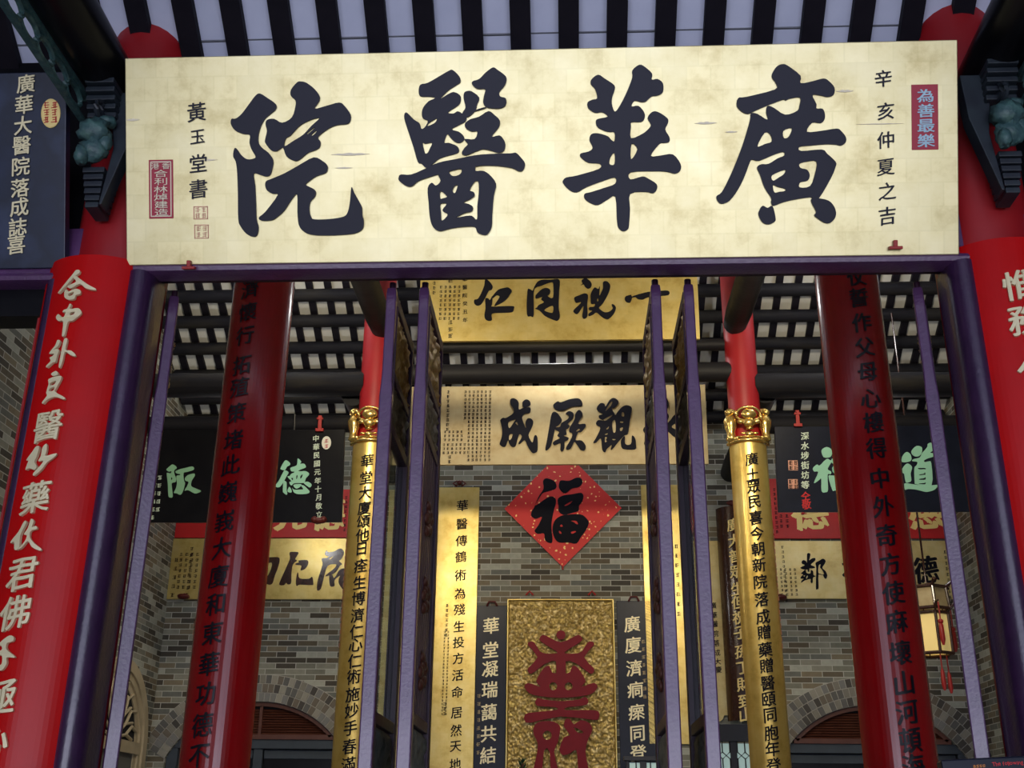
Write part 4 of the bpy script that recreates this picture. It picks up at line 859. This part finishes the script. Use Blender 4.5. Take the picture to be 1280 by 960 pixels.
# --- flat couplets on the back wall
def flat_couplet(label, px0, px1, pyt, pyb, Y, m, chars=None, xs=None, pys=None, size=18, tm=None, group=None, notch=False, name='couplet_board', bold=.018):
    pl = Pl(at((px0+px1)/2, pyb, Y), 0); c = (pl.hit(px0, pyt+60)[0]); d = pl.hit(px1, pyt+60)[0]; t = pl.hit((px0+px1)/2, pyt)[1]
    r = thing(name, label, 'couplet board', mat4=pl.mat, group=group)
    if notch: MB().prism([(c, .08), (c+.05, .08), (c+.07, .03), (c+.11, 0), (d-.11, 0), (d-.07, .03), (d-.05, .08), (d, .08), (d, t), (c, t)], lambda a, b, k: (a, b, -.03 if k == 0 else 0)).build('board', m, r, bevel=.003)
    else: MB().bb(c, d, 0, t, -.03, 0).build('board', m, r, bevel=.004)
    if chars:
        texts(r, pl, [(k, xs[0]+(xs[1]-xs[0])*(y-pys[0])/(pys[-1]-pys[0]), y, size) for k, y in zip(chars, pys)], tm, 'inscription', bold)
    return r, pl, c, d, t
r, pl, c, d, t = flat_couplet('tall gold flat couplet with a black column of characters on the back wall', 547, 598, 609, 1010, 14.965, M['gold'], '華醫傳鶴術為殘生投方活命居然天地', (578, 569), [632, 655, 676, 696, 719, 742, 762, 783, 803, 823, 844, 865, 891, 913, 933, 955], 15, M['inkmatte'], 'flat gold couplets')
q = MB(); a, b = pl.hit(559, 757); marks(q, a, b, 1, 7, 0, .065, .045, .004, 51); a, b = pl.hit(556, 790); marks(q, a, b, 2, 26, .05, .042, .03, .004, 52); a, b = pl.hit(556, 880); marks(q, a, b, 1, 3, 0, .06, .05, .004, 53); q.build('fine_inscription', M['inkmatte'], r)
a, b = (c+d)/2, t; k = MB(); [k.tube([(a+s*.03, b+.01, .01), (a+s*.09, b+.05, .015), (a+s*.03, b+.09, .01)], .012, 8) for s in (-1, 1)]; k.ball((a, b+.06, .01), .035, lump=.3); k.build('hanging_knot', M['darkpeg'], r, smooth=True)
r, pl, c, d, t = flat_couplet('slim gold couplet with small characters behind the left pair of door leaves', 484, 512, 612, 1000, 14.965, M['goldlit'], '香港東華三院敬賀', (500, 497), [632, 656, 685, 715, 745, 775, 805, 835], 8, M['inkmatte'], 'flat gold couplets')
r, pl, c, d, t = flat_couplet('tall gold flat couplet mostly hidden behind the right pair of door leaves', 803, 852, 606, 930, 14.965, M['gold'], None, group='flat gold couplets')
q = MB(); a, b = pl.hit(845, 683); marks(q, a, b, 1, 8, 0, .13, .06, .004, 61); q.build('inscription', M['inkmatte'], r)
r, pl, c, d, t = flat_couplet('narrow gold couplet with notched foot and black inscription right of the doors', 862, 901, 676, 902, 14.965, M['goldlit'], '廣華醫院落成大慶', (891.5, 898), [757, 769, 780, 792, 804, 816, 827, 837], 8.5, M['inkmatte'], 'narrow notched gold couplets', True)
flat_couplet('narrow gold couplet strip showing at the edge of the slatted door leaf', 534, 545, 680, 1000, 14.965, M['goldlit'], None, group='narrow notched gold couplets', notch=True)
for px0, px1, pyt, ch, xs, pys, lab in ((595, 633, 757, '華堂凝瑞藹共結', (614, 610), [782, 812, 836, 862, 890, 917, 944], 'dark blue couplet with pale gold characters left of the relief panel'),
                                        (772, 816, 751, '廣廈濟痌瘝同登', (790, 798), [780, 806, 835, 862, 890, 917, 941], 'dark blue couplet with pale gold characters right of the relief panel')):
    r, pl, c, d, t = flat_couplet(lab, px0, px1, pyt, 1010, 14.965, M['blackblue'], ch, xs, pys, 21, M['goldtext'], 'dark blue couplets beside the relief panel')
    q = MB(); a, b = pl.hit(px0+4 if px0 < 700 else px1-12, 870 if px0 < 700 else 802); marks(q, a, b, 1, 8, 0, .10, .05, .003, int(px0)); q.build('fine_inscription', M['goldtan'], r)
    q = MB(); a = (c+d)/2; q.tube([(a-.07, t-.01, .01), (a-.04, t+.05, .015), (a+.04, t+.05, .015), (a+.07, t-.01, .01)], .014, 8); q.build('hanging_hook', M['darkpeg'], r, smooth=True)
# curved brown couplet beside the right gilded column
xb = at(921, 760, 14.8).x
b = curved_board('couplet_board', 'dark brown curved couplet with gold characters behind the right gilded column', xb+.05, 15.0, .24, zof(900, xb, 14.75), zof(632, xb, 14.75), M['brown'], None, 75)
column_text(b, '廣大普眾生但祝子孫丁財到山', [656, 676, 695, 715, 736, 753, 772, 791, 814, 835, 855, 876, 893], xb+.05, 15.0, .24, .185, M['goldyel'], .022, 0, .022, -.03)
q = MB(); q.ball((0, -.2, zof(630, xb, 14.75)+.03), .05, (2, .6, .8), lump=.4, seed=2); q.build('hanging_knot', M['darkpeg'], b, smooth=True)

# --- side bays: black board, red board, gold board
def hook(root, a, b, m, s=1.):
    MB().bb(a-.02*s, a+.02*s, b-.02, b+.16*s, 0, .03).bb(a-.035*s, a+.035*s, b+.11*s, b+.135*s, 0, .035).bb(a-.045*s, a+.045*s, b-.025, b+.01, 0, .04).build('red_hook', m, root, bevel=.004)
# left
pl = Pl(at(300, 653, 12.0), 10)
r = board('sign_board', 'black board with green characters and a pink oval seal', 'sign', pl, pl.hit(177, 650)[0], pl.hit(427, 648)[0], 0, pl.hit(390, 537)[1], M['black'], .05, 'black boards in the side bays')
DE = [[[(320,155),(370,170),(410,215),(390,250),(350,270),(310,335),(240,320),(235,295),(270,220)]], [[(300,340),(345,345),(380,380),(340,450),(280,560),(210,645),(135,625),(200,530),(270,390)]],
[[(285,530),(330,540),(345,580),(345,700),(355,760),(340,785),(290,750),(275,720),(280,600)]],
[[(545,130),(570,130),(612,180),(590,215),(660,215),(690,250),(685,290),(560,340),(600,355),(690,350),(760,405),(700,480),(670,560),(610,570),(480,575),(440,610),(410,600),(395,550),(430,535),(360,455),(400,440),(430,400),(480,380),(480,360),(430,355),(410,300),(440,280),(530,240)], [(425,480),(460,480),(455,520)], [(525,430),(545,430),(535,490),(518,490)], [(600,440),(640,410),(625,460),(595,490)]],
[[(365,690),(395,640),(430,690),(435,735),(410,745),(365,730)]], [[(450,660),(480,690),(590,690),(650,680),(610,620),(650,610),(720,670),(765,730),(720,765),(600,775),(520,765),(470,730)]], [[(475,600),(610,590),(590,640),(530,675),(490,650)]], [[(660,570),(720,545),(780,570),(805,610),(770,650),(720,625)]]]
BEI = [[[(130,270),(190,210),(250,170),(312,200),(335,245),(285,290),(290,360),(322,450),(308,520),(238,540),(242,650),(255,805),(210,825),(170,790),(160,560),(138,360),(150,335),(215,345),(230,300),(180,310)], [(225,420),(250,450),(225,480)]],
[[(310,310),(380,270),(500,240),(630,210),(680,235),(660,280),(540,320),(470,340),(480,480),(500,540),(480,640),(440,740),(400,770),(330,740),(280,730),(320,640),(340,540),(330,400),(400,380),(400,360),(340,350)]],
[[(500,440),(560,380),(680,350),(690,400),(640,480),(620,590),(700,640),(820,695),(740,740),(680,740),(560,680),(490,690),(540,600),(570,520),(510,490)]]]
mb = MB(); traced(mb, DE, 335, 565, 14.65, pl, .004, .003); mb.build('large_character', M['mint'], r)
mb = MB(); traced(mb, BEI, 200, 570, 15.87, pl, .004, .003); mb.build('large_character', M['mintd'], r)
texts(r, pl, colpx('中華民國元年十月敬立', 395, 548, 399, 643, 8.5), M['palegreen'], 'date_inscription', .02)
q = MB()
for i, (x, y0, n) in enumerate(((200, 597, 5), (194, 597, 6), (188, 603, 5))): a, b = pl.hit(x, y0); marks(q, a, b, 1, n, 0, .09, .05, .003, 70+i)
q.build('fine_inscription', M['palegreen'], r)
a, b = pl.hit(408, 553.5); s = pl.hit(409, 553)[0]-a
MB().lathe([(6*s, 0), (6*s, .004)], (a, b, 0), 24, 'z', (1, 1.4, 1)).build('oval_seal', M['label'], r); q = MB(); marks(q, a, b+.02, 1, 2, 0, .06, .05, .005, 8); q.build('seal_marks', M['seal'], r)
q = MB(); [q.tube([(a, pl.hit(390, 540)[1], -.06), (a, pl.hit(390, 540)[1]+.22, -.06)], .012, 8) for a in (-1.0, .55)]; q.build('hanging_rods', M['lead'], r)
hook(r, *pl.hit(400, 537), M['redpeg']); a, b = pl.hit(399, 651); MB().ball((a, b, .02), .075, (1, .5, .6), lump=.3).ball((a-.05, b+.01, .02), .04).ball((a+.05, b+.01, .02), .04).build('lower_knob', M['darkpeg'], r, smooth=True)
pl = Pl(at(330, 672, 14.95), 3)
r = board('sign_board', 'red board with gold characters mostly hidden behind the left black board', 'sign', pl, pl.hit(218, 672)[0], pl.hit(440, 672)[0], 0, pl.hit(330, 612)[1], M['redpaper'], .04, 'red boards on the back wall')
texts(r, pl, [('光', 364, 642, 42), ('德', 410, 642, 42)], M['goldyel'], 'large_character', .04, 0, .003, .1, 1, .02)
q = MB(); a, b = pl.hit(433, 622); marks(q, a, b, 1, 8, 0, .065, .045, .003, 81); q.build('fine_inscription', M['inkmatte'], r)
pl = Pl(at(330, 749, 14.95), 2)
r = board('sign_board', 'gold board with bold black characters on the back wall in the left bay', 'sign', pl, pl.hit(208, 749)[0], pl.hit(447, 749)[0], 0, pl.hit(330, 673)[1], M['gold'], .04, 'gold boards in the side bays')
JU = [[[(915,120),(935,85),(960,110),(1030,100),(1100,65),(1140,70),(1165,120),(1130,200),(1100,225),(1140,265),(1110,290),(1060,370),(990,410),(920,430),(940,400),(1040,320),(1060,270),(950,290),(900,440),(860,590),(808,610),(820,470),(880,280),(870,210),(880,190),(940,185),(960,165),(920,150)], [(975,190),(1020,165),(1010,185),(980,205)]],
[[(1060,420),(1100,350),(1160,325),(1215,350),(1215,400),(1160,500),(1190,570),(1160,610),(1100,530),(1095,470),(1110,420),(1040,480),(1040,555),(980,555),(970,420),(1010,410),(1030,450)]]]
RENS = [[[(445,115),(500,105),(560,110),(555,140),(520,200),(545,222),(490,270),(470,400),(465,520),(420,535),(400,515),(370,545),(310,540),(330,470),(420,270),(450,190)]], [[(520,265),(570,240),(560,220),(680,215),(690,270),(650,330),(590,350),(600,290),(540,280)]], [[(545,390),(560,385),(580,455),(700,460),(745,435),(760,520),(740,545),(580,540),(540,558),(528,500)]]]
YOU = [[[(110,140),(150,150),(160,175),(290,175),(315,215),(290,320),(250,420),(220,520),(170,540),(100,510),(60,500),(0,500),(-10,400),(10,200),(80,190)], [(150,265),(210,250),(200,330),(150,430),(120,410),(165,325),(140,310)], [(30,260),(90,260),(80,420),(20,420)]]]
for g in (JU, RENS, YOU): mb = MB(); traced(mb, g, 320, 680, 10.583, pl, .004, .003); mb.build('large_character', M['brown'], r)
q = MB(); a, b = pl.hit(227, 693); marks(q, a, b, 4, 7, .075, .075, .05, .003, 91); a, b = pl.hit(220.5, 700); marks(q, a, b, 1, 5, 0, .12, .06, .003, 92); a, b = pl.hit(240, 686); marks(q, a, b, 1, 8, 0, .09, .05, .003, 93); q.build('fine_inscription', M['brown'], r)
for px in (230, 437):
    a, b = pl.hit(px, 746); MB().ball((a, b, .02), .08, (1.1, .5, .9), lump=.35, seed=px).build('lower_knob', M['darkpeg'], r, smooth=True)
# right
pl = Pl(at(1073, 640, 12.0), 10)
r = board('sign_board', 'dark blue board with mint characters and two square seals', 'sign', pl, pl.hit(973, 640)[0], 2.0, 0, pl.hit(1000, 533)[1], M['blackblue'], .05, 'black boards in the side bays')
DAO = [[[(90,310),(150,240),(210,270),(228,340),(200,380),(90,390)]], [[(230,220),(300,150),(380,170),(380,250),(340,300),(280,305),(235,270)]],
[[(380,260),(460,170),(470,120),(520,100),(562,150),(550,215),(505,250),(555,262),(548,310),(470,335),(412,368),(430,390),(480,380),(522,410),(525,735),(300,720),(275,680),(270,480),(300,440),(315,390),(240,375),(260,345),(340,325),(370,290)], [(325,480),(432,478),(434,500),(420,495),(345,498)], [(345,575),(415,560),(418,545),(434,548),(434,580),(412,578),(350,585)], [(345,640),(415,628),(434,610),(434,650),(350,652)], [(330,712),(420,700),(434,686),(436,715),(400,720)]],
[[(90,490),(160,410),(235,460),(215,560),(225,660),(190,690),(140,690),(120,570),(90,545)]], [[(125,705),(230,715),(400,740),(520,735),(620,730),(570,800),(480,830),(420,830),(300,800),(180,790),(130,800)]]]
ZHU = [[[(258,215),(330,165),(400,195),(415,260),(385,315),(290,315)]], [[(330,345),(385,360),(405,390),(350,490),(400,530),(395,570),(350,580),(355,800),(320,838),(260,820),(255,640),(220,660),(145,700),(210,540),(150,530),(130,480),(190,425),(230,440)]],
[[(410,340),(560,320),(700,300),(720,350),(560,390),(425,410)]], [[(440,440),(690,420),(680,540),(450,560)], [(520,480),(610,470),(600,505),(525,515)]], [[(360,600),(440,590),(720,570),(710,800),(470,810),(420,805)], [(470,640),(560,630),(550,680),(475,690)], [(600,625),(660,620),(655,675),(600,680)]]]
mb = MB(); traced(mb, DAO, 1120, 545, 11.9, pl, .004, .003); mb.build('large_character', M['mint'], r)
mb = MB(); traced(mb, ZHU, 1005, 545, 11.9, pl, .004, .003); mb.build('large_character', M['mint'], r)
texts(r, pl, colpx('深水埗街坊等', 1006, 545, 1006.5, 606, 10.5), M['palegreen'], 'donor_inscription', .024); texts(r, pl, colpx('仝敬', 1007, 620, 1008, 631, 12), M['redpaper'], 'red_inscription', .026)
for y0, y1 in ((575.5, 588), (599, 611)):
    o = seal(r, pl, 985, y0, 997.5, y1, M['sealpink'], .004, 'square_seal'); q = MB(); a, b = pl.hit(988.3, y0+3.2); marks(q, a, b, 2, 2, .055, .055, .05, .006, int(y0)); q.build('seal_marks', M['brown'], o)
hook(r, *pl.hit(997, 531), M['redpeg']); a, b = pl.hit(1003, 640); MB().ball((a, b-.02, .02), .03, (.7, .5, 1.5)).build('lower_knob', M['redpeg'], r, smooth=True)
pl = Pl(at(1070, 673, 14.95), 3)
r = board('sign_board', 'red board with gold characters mostly hidden behind the right dark blue board', 'sign', pl, pl.hit(961, 673)[0], 5.3-pl.o.x, 0, pl.hit(1070, 598)[1], M['redpaper'], .04, 'red boards on the back wall')
texts(r, pl, [('德', 1012, 640, 46), ('感', 1158, 640, 46)], M['goldyel'], 'large_character', .04, 0, .003, .1, 1, .02)
q = MB(); a, b = pl.hit(968, 612); marks(q, a, b, 1, 10, 0, .065, .045, .003, 101); a, b = pl.hit(976, 645); marks(q, a, b, 2, 3, .08, .07, .05, .003, 102); q.build('fine_inscription', M['inkmatte'], r)
pl = Pl(at(1075, 748.5, 14.95), 2)
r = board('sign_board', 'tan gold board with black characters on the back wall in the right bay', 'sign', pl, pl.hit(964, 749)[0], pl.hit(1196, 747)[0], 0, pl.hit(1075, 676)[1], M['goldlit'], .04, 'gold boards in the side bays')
LIN = [[[(205,175),(260,180),(250,260),(240,300),(290,265),(350,260),(345,310),(270,380),(330,410),(345,440),(270,450),(245,450),(240,510),(215,500),(210,470),(170,470),(110,460),(80,430),(160,390),(110,360),(105,320),(140,295),(185,320),(200,350),(200,280)]],
[[(110,520),(170,470),(190,530),(260,540),(270,480),(310,500),(320,570),(360,590),(310,620),(305,700),(285,720),(265,690),(265,640),(190,660),(160,670),(90,710),(110,660),(140,640),(80,630),(100,590),(130,560),(90,540)], [(135,580),(165,575),(150,600)], [(185,610),(205,580),(215,600),(190,640)]],
[[(355,350),(420,310),(490,270),(540,310),(520,370),(480,440),(540,500),(570,580),(545,640),(510,610),(490,570),(410,560),(412,800),(385,830),(362,800),(370,450)], [(412,400),(450,375),(440,430),(480,480),(510,555),(412,540)]]]
mb = MB(); traced(mb, LIN, 995, 680, 14.64, pl, .004, .003); mb.build('large_character', M['inkmatte'], r)
texts(r, pl, [('有', 1068, 714, 37), ('德', 1157, 712, 36)], M['inkmatte'], 'large_characters', .03, 0, .003, .14, .9, .025)
q = MB(); a, b = pl.hit(978, 684); marks(q, a, b, 1, 12, 0, .065, .04, .003, 111); a, b = pl.hit(970, 712); marks(q, a, b, 5, 7, .062, .055, .036, .003, 112); a, b = pl.hit(1181, 690); marks(q, a, b, 1, 10, 0, .075, .045, .003, 113); q.build('fine_inscription', M['inkmatte'], r)
a, b = pl.hit(974, 747); MB().ball((a, b, .02), .09, (1.1, .5, .9), lump=.35, seed=4).build('lower_knob', M['darkpeg'], r, smooth=True)

# ------------------------------------------------------------------ lantern, lamps, small things
p = at(1164, 780, 13.2)
r = thing('palace_lantern', 'hexagonal dark wood lantern with lit pale panels hanging by the right side wall', 'lantern', (p.x, p.y, p.z), 0)
zt, zb = at(1164, 768, 13.2).z-p.z, at(1164, 818, 13.2).z-p.z; RL = .20
hexp = lambda R, z: [(R*math.cos(PI/6+k*PI/3), R*math.sin(PI/6+k*PI/3), z) for k in range(6)]
f = MB()
for k in range(6):
    a, b = Vector(hexp(RL, zb)[k]), Vector(hexp(RL, zt)[k]); f.tube([a, b], .018, 8)
    c = Vector(hexp(RL*1.15, zt+.05)[k]); e = Vector(hexp(RL*1.05, zt+.30)[k]); f.tube([b, c, e], .018, 8); o_ = Vector(hexp(RL*1.7, zt+.10)[k]); f.tube([c, (c+o_)/2+Vector((0, 0, .03)), o_], [.022, .016, .012], 8)
    f.tube([e, Vector(hexp(RL*1.5, zt+.36)[k]), Vector(hexp(RL*1.8, zt+.33)[k])], [.02, .02, .012], 8)
for R, z in ((RL, zb), (RL, zt), (RL*1.15, zt+.05), (RL*1.05, zt+.30)):
    h = hexp(R, z); f.tube(h, .02, 8, True)
f.tube([(0, 0, zt+.3), (0, 0, zt+3.85)], .012, 8); f.build('frame', M['brown'], r, smooth='auto')
pn = MB(); h0, h1 = hexp(RL*.95, zb), hexp(RL*.95, zt)
for k in range(6): pn.add([h0[k], h0[(k+1) % 6], h1[(k+1) % 6], h1[k]], [(0, 1, 2, 3)])
pn.build('lit_panels', M['lampwarm'], r)
pn = MB(); h0, h1 = hexp(RL*1.1, zt+.06), hexp(RL*1.0, zt+.29)
for k in range(6): pn.add([h0[k], h0[(k+1) % 6], h1[(k+1) % 6], h1[k]], [(0, 1, 2, 3)])
pn.build('upper_panels', M['goldtan'], r)
for k in range(6):
    o_ = hexp(RL*1.7, zt+.08)[k]; t = MB().tube([o_, (o_[0], o_[1], zt-.12)], .008, 6); t.ball((o_[0], o_[1], zt-.14), .03); t.lathe([(.012, zt-.40), (.03, zt-.34), (.026, zt-.18), (.01, zt-.15)], (o_[0], o_[1], 0), 10)
    t.build('tassel', M['redpeg'], r, smooth='auto')
for k in (0, 2, 4):
    o_ = hexp(RL*.9, zb)[k]; t = MB().tube([o_, (o_[0], o_[1], zb-.20)], .008, 6); t.lathe([(.012, zb-.42), (.028, zb-.36), (.022, zb-.22), (.01, zb-.18)], (o_[0], o_[1], 0), 10); t.build('tassel', M['redpeg'], r, smooth='auto')
p = at(137, 753, 12.6)
r = thing('spot_lamp', 'small white spot lamp on the left brick wall beside the door leaf edge', 'lamp', (p.x-.1, p.y, p.z), 0)
MB().bb(-.14, -.05, -.03, .03, -.02, .02).bb(-.17, -.13, -.06, .06, -.08, .08).build('wall_mount', M['bracket'], r, bevel=.004)
MB().lathe([(.05, -.1), (.075, .0), (.08, .04)], (0, 0, 0), 18, 'y', (1, -1, 1)).build('lamp_head', M['bracket'], r, smooth='auto')
MB().ball((.03, -.05, .0), .065, (.8, .5, .8)).build('bulb', M['lampwhite'], r, smooth=True)
p = at(160, 617, 11.9); r = thing('switch_box', 'dark box with a small white card beside the black board', 'box', (p.x, p.y, p.z), 0)
MB().bb(5.36*-1-r.location.x, .06, 0, .12, -.28, .30).build('housing', M['black'], r, bevel=.006); MB().bb(-.045, .045, -.008, 0, -.05, .05).build('card', M['label'], r)
MB().tube([(.0, -.01, .09), (.025, -.01, .13), (.02, -.01, .19)], .014, 8).build('red_mark', M['louver'], r)

def leaded(px0, px1, pyt, Y, label, cap):
    p = at((px0+px1)/2, pyt, Y); a0 = at(px0, pyt, Y).x-p.x; a1 = at(px1, pyt, Y).x-p.x; H = p.z
    r = thing('leaded_screen', label, 'screen', (p.x, Y, 0), 0, 'leaded glass screens at the back wall')
    MB().bb(a0, a1, .02, .03, .3, H-.02).build('glass', M['teal_glass'], r)
    f = MB().bb(a0-.03, a0, 0, .06, 0, H).bb(a1, a1+.03, 0, .06, 0, H).bb(a0-.03, a1+.03, 0, .06, .22, .3).bb(a0-.06, a1+.06, -.03, .1, H, H+cap); mid = (a0+a1)/2; f.bb(mid-.04, mid+.04, 0, .05, .3, H); f.build('frame', M['lead'], r, bevel=.004)
    l = MB(); n = max(2, int((a1-a0)/.085)); w = (a1-a0)/n
    for i in range(n+1):
        z = H; k = 0
        while z > H-1.2:
            x = a0+i*w; l.tube([(x, .012, z), (x, .012, z-.12)], .008, 6); s = w/2
            for t in (-1, 1):
                if a0 <= x+t*s <= a1: l.tube([(x, .012, z-.12), (x+t*s, .012, z-.16), (x, .012, z-.20)], .007, 6)
            z -= .20
    l.build('lead_bars', M['lead'], r)
    return r
leaded(893, 940, 927, 14.3, 'leaded pale green glass screen under the brown curved couplet', .20)
leaded(786, 822, 951, 14.3, 'leaded pale glass screen under the right dark blue couplet', .05)

# potted plant in front of the relief panel
p = at(653, 944, 14.2)
r = thing('potted_plant', 'dark green spiky plant before the lower left of the relief panel', 'plant', (p.x, p.y, 0), 0)
H = p.z; MB().lathe([(.10, H-1.15), (.17, H-.85), (.18, H-.80), (.15, H-.80), (.02, H-.84)], (0, 0, 0), 20).build('pot', M['brown'], r, smooth='auto')
MB().lathe([(.16, H-1.30), (.16, H-1.15)], (0, 0, 0), 20).bb(-.2, .2, -.2, .2, 0, H-1.3).build('pedestal', M['darkwood'], r)
MB().tube([(0, 0, H-.84), (.02, 0, H-.4), (0, .01, H-.1)], .02, 8).build('stem', M['louver'], r)
lf = MB(); rn = random.Random(3)
for i in range(60):
    z = H-.75+.75*(i/60); a = i*2.4; L = .20*(1-.55*i/60); d = Vector((math.cos(a), math.sin(a), .9)).normalized(); q = Vector((0, 0, z-.06)); sd = d.cross(Vector((0, 0, 1))).normalized()*.022
    lf.add([q, q+d*L*.4+sd, q+d*L, q+d*L*.4-sd, q+d*L*.4+Vector((0, 0, .012))], [(0, 1, 4), (1, 2, 4), (2, 3, 4), (3, 0, 4)])
lf.build('leaves', M['leaf'], r)

# dark display with red text at the lower right
pl = Pl(at(1195, 948.6, 4.05), -4)
rot = Matrix.Rotation(math.radians(3.2), 4, 'Z'); m4 = pl.mat @ rot; pl.u = (m4.to_3x3() @ Vector((1, 0, 0))); pl.v = (m4.to_3x3() @ Vector((0, 1, 0))); pl.mat = m4
r = thing('display_screen', 'dark information display with red lettering at the lower right edge', 'display', mat4=m4)
MB().bb(-.05, 1.1, -.62, 0, -.06, 0).build('screen_body', M['blackblue'], r, bevel=.006)
MB().bb(.45, .55, -1.8, -.6, -.05, -.01).bb(.2, .8, -1.86, -1.78, -.25, .2).build('stand', M['black'], r, bevel=.006)
mb = MB(); q = [0.]
def line(mb, s, px, py, size):
    a, b = pl.hit(px, py); a2, _ = pl.hit(px+size, py); sz = a2-a; x = a
    for ch in s:
        if ch == ' ': x += .3*sz; continue
        vs, fs = glyph(ch, .01, 0); w = max(v.x for v in vs)-min(v.x for v in vs); put(mb, ch, x+w*sz/2, b+(.0 if ch not in 'gp' else -.1*sz), sz, flat(.002), .01, 0, 0, 1, 0); x += (w+.08)*sz
line(mb, 'The following', 1240, 955.5, 7); mb.build('red_text', M['redled'], r)
mb = MB(); a, b = pl.hit(1218, 958); marks(mb, a, b, 4, 1, .0105, .02, .010, .002, 121); mb.build('orange_text', M['orangeled'], r)

bpy.data.objects.remove(_fo); bpy.data.curves.remove(_fc)
